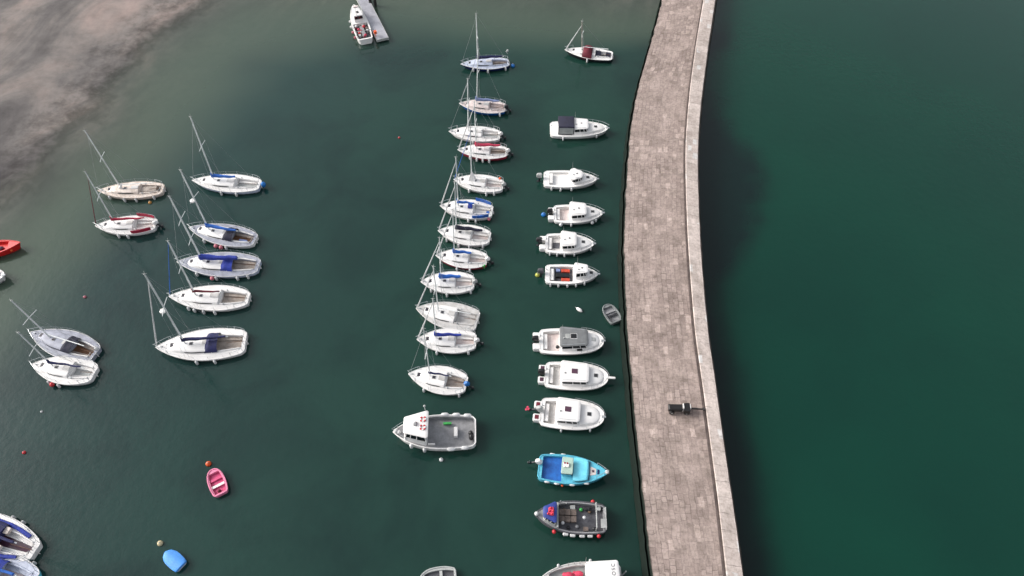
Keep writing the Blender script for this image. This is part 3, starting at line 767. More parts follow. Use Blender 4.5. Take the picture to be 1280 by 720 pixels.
def x_r6(h, root, near, zr):
    mb = MB(); slab(mb, .4 * h.L, .47 * h.L, .3, .3, .04, zr - .02, zr + .05); mb.build('roof_panel', 'lightgrey', root)
    mb = MB(); mb.box(.58 * h.L, .66 * h.L, near * .62 * h.hb(.6) - .3, near * .62 * h.hb(.6) + .3, h.sh(.6), h.sh(.6) + .25); mb.build('side_opening', 'black', root)
    mb = MB(); mb.ball((.28 * h.L, near * .5 * h.hb(.3), h.sh(.3) + .1), .2); mb.build('helm_seat', 'black', root)
motor_boat('white cruiser with a grey cabin roof, below the grey dinghy', (666, 426), (754.5, 426), B=2.75, cab=(.33, .76), cw=.8, roof='roofgrey', roofhatch='black', fend=(), floor='pinkwhite', ob='black', obx=-.2, q=.44, p=2.5, well=(.06, .31), extra=x_r6, hatch_mat='lightgrey')
motor_boat('white cruiser with lilac roof hatch and long bow sprit', (673, 467), (760, 472), B=2.75, cab=(.26, .7), cw=.8, roofhatch='plum', sprit=True, fend=(), ob='black', pod_mat='plum', floor='nonslip', q=.44, p=2.5, well=(.06, .24), window_low=.48)
motor_boat('white cruiser with maroon roof hatch and raised outboard with pink propeller', (667, 513), (755, 521), B=2.85, cab=(.26, .63), cw=.8, roofhatch='plum', fend=(.35, .8), ob='lightgrey', tilt=62, prop='pinkred', pod_mat='wine', obx=-.25, floor='nonslip', q=.44, p=2.5, well=(.06, .24), fend_r=.1)

# ------------------------------------------------------------------ work boats and open boats
def open_boat(name, label, cat, stern, bow, B, hull, inner, rim, tf=.85, tm=.35, p=2.2, q=.8, fs=.7, fb=1.0, well=(.03, .7, -.86, .86), depth=.45, deckmat=None, group=None, rimr=.06):
    loc, rz, L = frame(bow, stern, fb, fs)
    root = thing(name, label, cat, loc, rz, group)
    h = Hull(L, B, tf, tm, p, q, fs, fb, rake=.06 * L, flare=.16)
    h.hull(root, hull); h.deck(root, deckmat or rim, [(*well, depth, inner)], camber=.02)
    h.gunwale(root, rim, rimr)
    return root, h, SIDE_N(rz)

def ring(c, r, n=14): return [(c[0] + r * math.cos(2 * PI * k / n), c[1] + r * math.sin(2 * PI * k / n), c[2]) for k in range(n)]

# white wheelhouse work boat
root, h, near = open_boat('work_boat', 'white work boat with big wheelhouse, two lifebuoys on its roof and grey deck', 'work boat', (594.4, 538.5), (491.7, 539.5), 3.5, 'white', 'midgrey', 'white', tf=.86, tm=.4, q=.85, fs=.9, fb=1.35, well=(.02, .58, -.9, .9), depth=.55, deckmat='midgrey')
x0, x1 = .585 * h.L, .87 * h.L; z = h.sh(.6)
w0 = h.hb(.6) * .88
zr = cabin(root, x0, x1, w0, w0 * .66, z - .03, 1.55, .35, 'white', 'white', r=.15, bulge=.15, rear_over=.2, low=.5)
for s in (-1, 1):
    mb = MB(); c = (x0 + .3, s * .42 - .05, zr + .04)
    mb.tube(ring(c, .24), .07, 6, closed=True); o = mb.build('lifebuoy', 'white', root)
    mb = MB()
    for k in range(4):
        a = PI / 4 + k * PI / 2
        mb.tube([(c[0] + .24 * math.cos(a + d), c[1] + .24 * math.sin(a + d), c[2]) for d in (-.42, -.2, 0, .2, .42)], .078, 6)
    mb.build('red_band', 'redball', o)
mb = MB(); mb.loft([rrect(x0 + .85, x0 + 1.2, .26, .16, .06, zr - .02), rrect(x0 + .9, x0 + 1.12, .18, .08, .04, zr + .22)]); mb.build('roof_vent', 'midgrey', root)
mb = MB(); zf = h.sh(.3) - .5; slab(mb, .22 * h.L, .265 * h.L, .48, .48, .05, zf, zf + .5); mb.build('white_locker', 'white', root)
mb = MB(); mb.ball((.055 * h.L, near * .55, zf + .3), .34, .9, 10, 6, .7); mb.ball((.06 * h.L, near * .1, zf + .22), .28, .8, 10, 6, .8); mb.build('black_net_heap', 'black', root)
mb = MB(); mb.box(.3 * h.L, .4 * h.L, -near * 1.0 - .1, -near * 1.0 + .1, zf + .1, zf + .3); mb.build('green_net_roll', 'green', root)
mb = MB(); mb.ball((.965 * h.L, 0, h.sh(.96) + .18), .22, .7); mb.ball((.93 * h.L, .12, h.sh(.95) + .14), .2, .7); mb.build('bow_fender', 'fender', root)
pulpit(h, root, True, False, False, ht=.6)
for s, ts in ((near, (.13, .3)), (-near, (.1, .24, .38))):
    for t in ts:
        mb = MB(); y = s * (h.hb(t) + .06)
        mb.tube([((t - .05) * h.L, y, h.sh(t) - .06), ((t - .03) * h.L, y, h.sh(t) - .05), ((t + .03) * h.L, y, h.sh(t) - .05), ((t + .05) * h.L, y, h.sh(t) - .06)], [.08, .2, .2, .08], 8); mb.build('fender', 'fender', root)
fenders(h, root, near, (.62, .78), r=.17, ln=.6)
mb = MB(); mb.box(x0 - .75, x0 - .1, near * w0 * .98 - .03, near * w0 * .98 + .03, z, z + .35); mb.build('side_board', 'white', root)
mb = MB(); mb.tube([(x0 + .1, -near * (w0 - .1), zr), (x0 + .1, -near * (w0 - .1), zr + 1.0)], .04, 6); mb.ball((x0 + .1, -near * (w0 - .1), zr + 1.0), .12); mb.build('light_post', 'lightgrey', root)

# turquoise boat
root, h, near = open_boat('work_boat', 'turquoise boat with deep blue deck and small sage wheelhouse', 'work boat', (673.7, 583), (760, 591), 2.75, 'cyan', 'deepblue', 'cyan', tf=.84, tm=.38, q=.92, fs=.8, fb=1.15, well=(.05, .34, -.9, .9), depth=.3)
z = h.sh(.5)
h.coach(root, 'cyanlight', .5, .73, .93, .28, front=.12, a=.08)
h.side_window(root, .53, .7, 'glass', .2, .6)
h2c = h.c
mb = MB(); mb.loft([rrect(.335 * h.L, .485 * h.L, .72, .7, .06, h.sh(.4) - .1), rrect(.335 * h.L, .475 * h.L, .7, .68, .06, z + .75)]); cabn = mb.build('wheelhouse', 'cyan', root)
mb = MB(); mb.loft([rrect(.33 * h.L, .482 * h.L, .712, .7, .06, z + .38), rrect(.33 * h.L, .478 * h.L, .705, .69, .06, z + .72)]); mb.build('window', 'glass', cabn)
mb = MB(); slab(mb, .325 * h.L, .49 * h.L, .82, .8, .1, z + .76, z + .86); mb.build('wheelhouse_roof', 'sage', root)
for dx, m in ((.37, 'white'), (.41, 'white')):
    mb = MB(); slab(mb, dx * h.L - .14, dx * h.L + .14, .22, .22, .08, z + .86, z + 1.0); mb.build('roof_box', m, root)
for dx in (-.12, .12):
    mb = MB(); mb.ball((.385 * h.L + dx, .15, z + 1.0), .09); mb.build('red_lamp', 'hullred', root)
mb = MB(); slab(mb, .745 * h.L, .83 * h.L, .42, .3, .04, h.sh(.78), h.sh(.78) + .07); mb.build('fore_hatch', 'pinkwhite', root)
hatch(root, .785 * h.L, 0, h.sh(.78) + .07, .2, .2, 'plum'); mb = MB(); slab(mb, .845 * h.L, .88 * h.L, .26, .22, .03, h.sh(.86), h.sh(.86) + .05); mb.build('anchor_well', 'hullnavy', root)
mb = MB(); mb.box(.728 * h.L, .736 * h.L, -h.hb(.73) + .1, h.hb(.73) - .1, h.sh(.73), h.sh(.73) + .1); mb.build('breakwater', 'hullnavy', root)
pulpit(h, root, True, False, False); mb = MB(); mb.ball((.985 * h.L, 0, h.sh(.98) + .15), .2, .8); mb.build('bow_fender', 'fender', root)
outboard(root, -.15, -near * .35, .8, 'white', 1.1, 55)
for t, s in ((.14, near), (.28, near), (.5, near), (.7, near), (.18, -near), (.34, -near)):
    mb = MB(); y = s * (h.hb(t) + .07)
    mb.tube([((t - .04) * h.L, y, h.sh(t) - .1), ((t - .025) * h.L, y, h.sh(t) - .1), ((t + .025) * h.L, y, h.sh(t) - .1), ((t + .04) * h.L, y, h.sh(t) - .1)], [.05, .12, .12, .05], 8); mb.build('fender', 'fender', root)
mb = MB(); mb.ball((.36 * h.L, near * (h.hb(.36) + .1), .55), .12); mb.build('ball_fender', 'orange', root)

# dark grey fishing boat
root, h, near = open_boat('fishing_boat', 'dark grey fishing boat with blue and red roof, crates on deck and white fenders', 'fishing boat', (757, 648.5), (668, 642.5), 2.9, 'darkgrey', 'darkgrey', 'darkgrey', tf=.84, tm=.4, q=.9, fs=.75, fb=1.2, well=(.03, .66, -.88, .88), depth=.45, deckmat='midgrey')
z = h.sh(.7); zr = cabin(root, .7 * h.L, .875 * h.L, h.hb(.72) * .85, h.hb(.85) * .82, z - .03, .9, .2, 'flagblue', 'lightgrey', r=.15, bulge=.1, rear_over=.06, low=.5)
mb = MB(); slab(mb, .735 * h.L, .81 * h.L, .38, .34, .1, zr - .02, zr + .14); mb.build('red_roof_cover', 'pinkred', root)
for k in range(5):
    mb = MB(); mb.ball((.745 * h.L + .11 * k, .3 * math.sin(k * 2.1), zr + .15), .1); mb.build('red_float', 'redball', root)
mb = MB(); mb.box(.665 * h.L, .69 * h.L, -h.hb(.67) * .9, h.hb(.67) * .9, h.sh(.67), h.sh(.67) + .35); mb.build('bulkhead', 'lightgrey', root)
zf = h.sh(.3) - .42
for i in range(3):
    for j in range(2):
        mb = MB(); xx, yy = .41 * h.L + i * .52, -.45 + j * .6
        mb.loft([rrect(xx, xx + .46, .25, .25, .05, zf), rrect(xx, xx + .48, .26, .26, .05, zf + .42)])
        mb.v = [(a, b + yy, c) for a, b, c in mb.v]; mb.build('crate', 'crate', root)
for t, y in ((.3, .0), (.6, near * .55)):
    mb = MB(); mb.ball((t * h.L, y, zf + .45), .16); mb.build('white_float', 'fender', root)
mb = MB()
for s in (1, -1): mb.tube([(.14 * h.L, s * 1.1, h.sh(.1)), (.14 * h.L, s * 1.1, h.sh(.1) + .9)], .05, 6)
mb.tube([(.14 * h.L, -1.1, h.sh(.1) + .9), (.14 * h.L, 1.1, h.sh(.1) + .9)], .05, 6); mb.build('net_gantry', 'lightgrey', root)
mb = MB(); mb.box(-.05, .06, -1.0, 1.0, .6, .95); mb.box(-.06, .45, near * .2 - .4 + near * .3, near * .2 + .4 + near * .3, .9, 1.0); mb.build('stern_board', 'lightgrey', root)
for k in range(9):
    t, y = .1 + .06 * k, near * (.95 - .12 * (k % 3)) * (1 if k % 2 else -1)
    mb = MB(); xx = t * h.L
    if k % 3 == 0: mb.loft([rrect(xx - .2, xx + .2, .16, .16, .05, zf), rrect(xx - .22, xx + .22, .18, .18, .05, zf + .3)]); mb.v = [(a, b + y, c) for a, b, c in mb.v]
    else: mb.ball((xx, y, zf + .1), .17, .8)
    mb.build(('fish_box', 'net_heap', 'pot')[k % 3], ('lightgrey', 'charcoal', 'tan', 'crate', 'green', 'midgrey')[k % 6], root)
mb = MB()
for k in range(7): mb.tube([(.2 * h.L + .2 * math.cos(k), -near * .9 + .15 * math.sin(k * 2), zf + .05 * k), (.26 * h.L + .25 * math.sin(k * 3), -near * .7, zf + .1 + .04 * k)], .05, 5)
mb.build('rope_heap', 'charcoal', root)
for t in (.22, .33, .46, .56):
    mb = MB(); y = near * (h.hb(t) + .1); mb.tube([((t - .04) * h.L, y, h.sh(t) - .2), ((t - .028) * h.L, y, h.sh(t) - .2), ((t + .028) * h.L, y, h.sh(t) - .2), ((t + .04) * h.L, y, h.sh(t) - .2)], [.08, .17, .17, .08], 8); mb.build('fender', 'fender', root)
for t, s in ((.1, near), (.72, near), (.17, -near)):
    ballfender(h, root, s, t, 'redball', .19, .6)
mb = MB(); mb.ball((.97 * h.L, 0, h.sh(.97) + .15), .2, .8); mb.build('bow_fender', 'fender', root)
mb = MB(); mb.tube([(.64 * h.L, -near * 1.0, z), (.64 * h.L, -near * 1.0, z + 1.0)], .05, 6); mb.tube([(.64 * h.L, -near * 1.0, z + .8), (.55 * h.L, -near * .8, z + 1.0)], .05, 6); mb.build('pot_hauler', 'midgrey', root)

# white fishing boat cut by the bottom edge
root, h, near = open_boat('fishing_boat', 'white fishing boat with lettered white roof and red deck gear, cut by the bottom edge', 'fishing boat', (777, 727), (672, 729), 3.3, 'white', 'lightgrey', 'nonslip', tf=.88, tm=.4, q=.75, fs=.95, fb=1.3, well=(.4, .86, -.86, .86), depth=.4, deckmat='nonslip')
z = h.sh(.2); zr = cabin(root, .05 * h.L, .42 * h.L, 1.4, 1.38, z - .03, 1.3, .1, 'white', 'white', r=.15, bulge=.05, rear_over=.08, low=.45)
for (t, y, w, m) in ((.5, -near * .75, .36, 'pinkred'), (.62, -near * .65, .4, 'pinkred'), (.7, -near * .3, .3, 'wine'), (.56, -near * .1, .36, 'redball')):
    mb = MB(); mb.ball((t * h.L, y, h.sh(t) - .22), w * .8, .55, 10, 6, 1.4); mb.ball((t * h.L + .35, y - near * .1, h.sh(t) - .25), w * .5, .6); mb.build('red_net_heap', m, root)
mb = MB(); mb.ball((.78 * h.L, -near * .3, h.sh(.78) - .1), .22); mb.build('brown_rope_heap', 'wine', root)
mb = MB(); mb.tube([(.43 * h.L, -near * 1.2, zr - .2), (.44 * h.L, -near * 1.2, zr + 1.6)], [.03, .01], 5); mb.build('aerial', 'lightgrey', root)
for t in (.48, .55, .62):
    mb = MB(); mb.tube([(t * h.L, -near * (h.hb(t) - .1), h.sh(t)), (t * h.L, -near * (h.hb(t) - .1), h.sh(t) + .7)], .03, 5); mb.build('rail_post', 'lightgrey', root)
fenders(h, root, -near, (.74, .35), r=.13, ln=.4, dz=0)
mb = MB(); mb.tube([(-.1, -near * .5, z), (-.35, -near * .6, z + .8)], .06, 6); mb.build('stern_post', 'lightgrey', root)
cu = bpy.data.curves.new('lettering', 'FONT'); cu.body = 'OSC'; cu.size = .42; cu.extrude = .004; cu.align_x = 'RIGHT'; cu.space_character = 1.35
tmp = bpy.data.objects.new('tmp', cu); COL.objects.link(tmp); bpy.context.view_layer.update()
me = bpy.data.meshes.new_from_object(tmp); bpy.data.objects.remove(tmp)
lt = bpy.data.objects.new('roof_lettering', me); COL.objects.link(lt); me.materials.append(W['text']); lt.parent = root
lt.location = (.09 * h.L, -near * 1.1, zr + .012); lt.rotation_euler = (0, 0, -PI / 2 if near > 0 else PI / 2)

# red rowing boat and white boat cut by the left edge
root, h, near = open_boat('rowing_boat', 'bright red open boat with pointed bow at the left edge', 'rowing boat', (-52, 318), (25, 303), 2.3, 'redboat', 'redboat', 'redboat', tf=.55, tm=.42, q=.95, fs=.65, fb=.95, well=(.06, .8, -.82, .82), depth=.4)
for t in (.3, .55):
    mb = MB(); mb.box(t * h.L - .15, t * h.L + .15, -h.hb(t) * .8, h.hb(t) * .8, .48, .53); mb.build('thwart', 'redboat', root)
mb = MB(); mb.ball((.66 * h.L, 0, .5), .3, .7); mb.build('stowed_gear', 'plum', root)
ballfender(h, root, near, .86, 'orange', .13, .55)
motor_boat('white motor boat with only its bow in view at the left edge', (-66, 349), (5, 344), B=2.5, group='boats cut by the left edge', fend=(), q=.6)

# dinghies
def dinghy(label, stern, bow, B, outer, inner, rim, seats, group='small dinghies afloat'):
    root, h, near = open_boat('dinghy', label, 'dinghy', stern, bow, B, outer, inner, rim, tf=.8, tm=.4, p=2.6, q=.45, fs=.42, fb=.5, well=(.05, .86, -.8, .8), depth=.26, group=group, rimr=.07)
    for t, m in seats:
        mb = MB(); mb.box(t * h.L - .12, t * h.L + .12, -h.hb(t) * .8, h.hb(t) * .8, .3, .36); mb.build('thwart', m, root)
    return root, h
root, h = dinghy('pink rowing dinghy with white thwart, below an orange buoy', (276.5, 617), (265, 587), 1.45, 'palepink', 'pink', 'palepink', ((.36, 'white'), (.62, 'pink')))
mb = MB(); mb.ball((.16 * h.L, .1, .25), .16); mb.build('anchor_bag', 'wine', root)
root, h = dinghy('grey dinghy with dark thwart beside the pier', (771, 402), (757.5, 381), 1.55, 'dinghygrey', 'midgrey', 'dinghygrey', ((.4, 'charcoal'), (.62, 'midgrey')))
mb = MB(); mb.tube([(.42 * h.L, .3, .38), (.06 * h.L, .5, .5)], .05, 5); mb.build('oar', 'charcoal', root)
root, h = dinghy('grey inflatable with only its rounded top in view at the bottom edge', (570, 725), (524, 730), 2.4, 'lightgrey', 'darkgrey', 'lightgrey', ((.4, 'lightgrey'),))
# covered dinghy: hull plus a taut tarpaulin
loc, rz, L = frame((207, 690.5), (225.5, 707.5), .5, .5)
root = thing('dinghy', 'dinghy under a taut sky blue cover, beside a straw-coloured buoy', 'dinghy', loc, rz, 'small dinghies afloat')
h = Hull(L, 1.2, .88, .4, 3.2, .5, .38, .42, .1, .15); h.hull(root, 'bluewhite')
mb = MB(); rows = []
for t in h.ts(18):
    y = h.hb(t) + .05; x = t * L + (.06 if t > .9 else -.05 if t < .05 else 0)
    rows.append([(x, y, .26), (x, y, .4), (x, y * .8, .47), (x, y * .4, .54), (x, 0, .57), (x, -y * .4, .54), (x, -y * .8, .47), (x, -y, .4), (x, -y, .26)])
mb.loft(rows, closed=False, cap0=True, cap1=True); mb.build('boat_cover', 'skyblue', root, ang=60)

# ------------------------------------------------------------------ mooring buoys
def buoy(px, py, r, mat, label, sx=1.0):
    loc = G(px, py, r * .4); mb = MB(); mb.ball((0, 0, r * .25), r, 1.0, 12, 8, sx)
    root = thing('mooring_buoy', label, 'buoy', (loc.x, loc.y, 0), random.uniform(0, 3), 'mooring buoys')
    mb.build('float', mat, root)
    mb = MB(); mb.tube([(0, 0, r * 1.1), (0, 0, r * 1.35)], r * .18, 6); mb.tube([(r * .22 * math.cos(a), 0, r * 1.45 + r * .22 * math.sin(a)) for a in [2 * PI * k / 8 for k in range(8)]], r * .06, 5, closed=True)
    mb.build('mooring_ring', 'steel', root)
buoy(187.5, 253, .2, 'amber', 'amber buoy beside the cream yacht')
buoy(106, 371, .17, 'pinkball', 'tiny pinkish buoy above the grey rafted yacht at the left')
buoy(30, 565.5, .17, 'redball', 'tiny red buoy in open water at the lower left')
buoy(52, 514.5, .12, 'fender', 'tiny white buoy below the rafted pair')
buoy(260.5, 579.5, .26, 'orange', 'orange buoy just above the pink dinghy')
buoy(200, 679, .25, 'straw', 'straw-coloured buoy just above the blue covered dinghy')
buoy(499, 172, .14, 'redball', 'tiny red buoy left of the middle row')
buoy(551.5, 574.5, .2, 'fender', 'white buoy below the work boat with lifebuoys')
buoy(641, 82, .3, 'ballblue', 'blue buoy astern of the navy-hulled yacht')
buoy(679.5, 268, .3, 'ballblue', 'blue buoy astern of the motor boat with pinkish cockpit')
buoy(672, 343.5, .28, 'lime', 'yellow-green buoy astern of the launch with orange-red seats')
buoy(700.5, 238.5, .12, 'fender', 'tiny white buoy under the side of the round-roofed motor boat')
root = thing('float', 'long white pointed float drifting above the grey-roofed cruiser', 'float', G(724, 388, 0), math.radians(-42))
mb = MB(); mb.tube([(-.42, 0, .1), (-.25, 0, .12), (0, 0, .13), (.25, 0, .12), (.42, 0, .1)], [.03, .16, .2, .16, .03], 10); mb.build('body', 'white', root)
mb = MB(); mb.tube([(-.42, 0, .1), (-.6, .05, .05)], .025, 5); mb.build('rope_tail', 'lightgrey', root)

# ------------------------------------------------------------------ jetty with fishing boat at the top
jz = .55
j0, j1 = G(478, 48, jz), G(441, -26, jz)
dj = (j1 - j0); jl = dj.length + 14; ja = math.atan2(dj.y, dj.x)
root = thing('floating_jetty', 'grey floating jetty reaching in from the top edge', 'jetty', (j0.x, j0.y, 0), ja)
mb = MB()
n = int(jl / .3)
for i in range(n): mb.box(i * .3, i * .3 + .285, -.85, .85, jz - .06, jz)
mb.build('decking', 'jetty', root, smooth=False)
mb = MB(); mb.box(-.06, jl, -.93, -.85, .2, jz + .03); mb.box(-.06, jl, .85, .93, .2, jz + .03); mb.box(-.14, -.06, -.93, .93, .2, jz + .04); mb.build('edge_beam', 'lightgrey', root, smooth=False)
for i in range(int(jl / 4)):
    mb = MB(); slab(mb, i * 4 + .2, i * 4 + 2.6, .8, .8, .1, -.4, .45); mb.build('pontoon_float', 'charcoal', root)
mb = MB(); mb.tube([(.9, .75, jz), (.9, .75, jz + .9)], .05, 6); mb.box(.7, 1.1, .55, .95, jz + .5, jz + .9); mb.build('orange_bollard', 'orange', root)
for px in (463.5, 469.5):
    p = G(px, 7, 0); root2 = thing('mooring_pile', 'dark timber mooring pile behind the jetty, %s of two' % ('nearer the jetty' if px < 465 else 'farther from the jetty'), 'pile', (p.x, p.y, 0), 0, 'mooring piles by the jetty')
    mb = MB(); mb.tube([(0, 0, -3), (0, 0, 1.2), (.02, 0, 2.6)], [.24, .22, .2], 10); mb.build('shaft', 'pile', root2)
    mb = MB(); mb.tube([(.02, 0, 2.6), (.02, 0, 2.75)], [.25, .1], 10); mb.build('pile_cap', 'charcoal', root2)
root, h, near = open_boat('fishing_boat', 'small fishing boat with white wheelhouse and red gear tied to the grey jetty', 'fishing boat', (457, 49), (442, 6), 2.5, 'white', 'darkgrey', 'white', tf=.86, tm=.4, q=.8, fs=.85, fb=1.2, well=(.03, .46, -.86, .86), depth=.45)
z = h.sh(.6); zr = cabin(root, .5 * h.L, .8 * h.L, h.hb(.5) * .62, h.hb(.75) * .62, z - .03, 1.1, .3, 'white', 'white', r=.15, rear_over=.15)
for t, y, m, r in ((.36, -.4, 'redball', .24), (.3, .5, 'pinkred', .22), (.2, .55, 'redball', .2), (.12, -.2, 'pinkred', .2), (.4, .7, 'fender', .22), (.24, -.75, 'fender', .2)):
    mb = MB(); mb.ball((t * h.L, y, h.sh(t) + .0), r, .9); mb.build('deck_float', m, root)
for t, s in ((.3, 1), (.46, 1), (.62, 1), (.14, 1)):
    ballfender(h, root, s, t, 'pinkball' if t < .35 else 'fender', .2, .6)
for k in range(8):
    t, y = .1 + .045 * k, .8 * math.sin(k * 2.3); mb = MB(); xx = t * h.L; z0 = h.sh(t) - .4
    if k % 2: mb.loft([rrect(xx - .2, xx + .2, .15, .15, .05, z0), rrect(xx - .22, xx + .22, .17, .17, .05, z0 + .4)]); mb.v = [(a, b + y, c) for a, b, c in mb.v]
    else: mb.ball((xx, y, z0 + .25), .2, .8)
    mb.build(('net_heap', 'fish_box')[k % 2], ('wine', 'lightgrey', 'charcoal', 'pinkwhite', 'pinkred', 'crate')[k % 6], root)
mb = MB(); mb.tube([(.5 * h.L, .3, zr), (.46 * h.L, .3, zr + 1.6)], [.04, .02], 5); mb.build('aerial', 'lightgrey', root)
mb = MB(); slab(mb, .55 * h.L, .6 * h.L, .16, .16, .04, zr, zr + .1); mb.build('roof_vent', 'charcoal', root)
mb = MB(); mb.box(.72 * h.L, .76 * h.L, -.4, .4, zr, zr + .12); mb.build('light_bar', 'pinkwhite', root)
mb = MB(); mb.box(.1 * h.L, .4 * h.L, -.3, .25, h.sh(.2) - .4, h.sh(.2) - .05); mb.build('fish_box', 'midgrey', root)
mb = MB(); mb.tube([(.06 * h.L, -1.1, h.sh(0)), (.06 * h.L, -1.1, h.sh(0) + 1.1), (.06 * h.L, 1.1, h.sh(0) + 1.1), (.06 * h.L, 1.1, h.sh(0))], .05, 6); mb.build('stern_gantry', 'lightgrey', root)

# ------------------------------------------------------------------ pier
PZ, PAR = 2.1, .45
LE = [(0, 828), (62, 812), (100, 800), (142, 791), (175, 787), (233, 783), (292, 780.5), (340, 780.5), (420, 785), (474, 790), (553, 796.7), (607, 803), (678, 811), (720, 816.5)]
IE = [(0, 879), (58, 869), (108, 862), (167, 856.5), (200, 855.5), (250, 856.5), (300, 858.5), (360, 862.5), (420, 867.5), (478, 876), (553, 886), (620, 895), (720, 906)]
OE = [(0, 894.5), (54, 886), (137, 875.5), (187, 872.5), (237, 873), (300, 875.5), (360, 880), (420, 886), (470, 893.5), (553, 905), (607, 913), (678, 923.5), (720, 929)]
def interp(tab, y):
    if y <= tab[0][0]: a, b = tab[0], tab[1]
    elif y >= tab[-1][0]: a, b = tab[-2], tab[-1]
    else:
        for a, b in zip(tab, tab[1:]):
            if a[0] <= y <= b[0]: break
    return a[1] + (b[1] - a[1]) * (y - a[0]) / (b[0] - a[0])
ys = [i * 12 for i in range(61)]
Lw = [G(interp(LE, y), y, PZ) for y in ys]; Iw = [G(interp(IE, y), y, PZ) for y in ys]; Ow = [G(interp(OE, y), y, PZ + PAR) for y in ys]
def smooth(p, it=3):
    for _ in range(it): p = [p[0]] + [(p[i - 1] + p[i] * 2 + p[i + 1]) / 4 for i in range(1, len(p) - 1)] + [p[-1]]
    return p
Lw, Iw, Ow = smooth(Lw), smooth(Iw), smooth(Ow)
def extend(p, far, nearby):
    d0 = (p[0] - p[4]).normalized(); d1 = (p[-1] - p[-6]).normalized()
    return [p[0] + d0 * k for k in (far, far * .6, far * .3, far * .1)] + p + [p[-1] + d1 * k for k in (nearby * .15, nearby * .4, nearby)]
Lw, Iw, Ow = extend(Lw, 60, 45), extend(Iw, 60, 45), extend(Ow, 60, 45)
# even spacing
def resample(p, n):
    cum = [0]
    for a, b in zip(p, p[1:]): cum.append(cum[-1] + (b - a).length)
    res = []; j = 0
    for i in range(n):
        s = cum[-1] * i / (n - 1)
        while j < len(p) - 2 and cum[j + 1] < s: j += 1
        f = (s - cum[j]) / max(cum[j + 1] - cum[j], 1e-6); res.append(p[j].lerp(p[j + 1], f))
    return res, cum[-1]
NP = 260
Lw, TL = resample(Lw, NP); Iw, _ = resample(Iw, NP); Ow, _ = resample(Ow, NP)

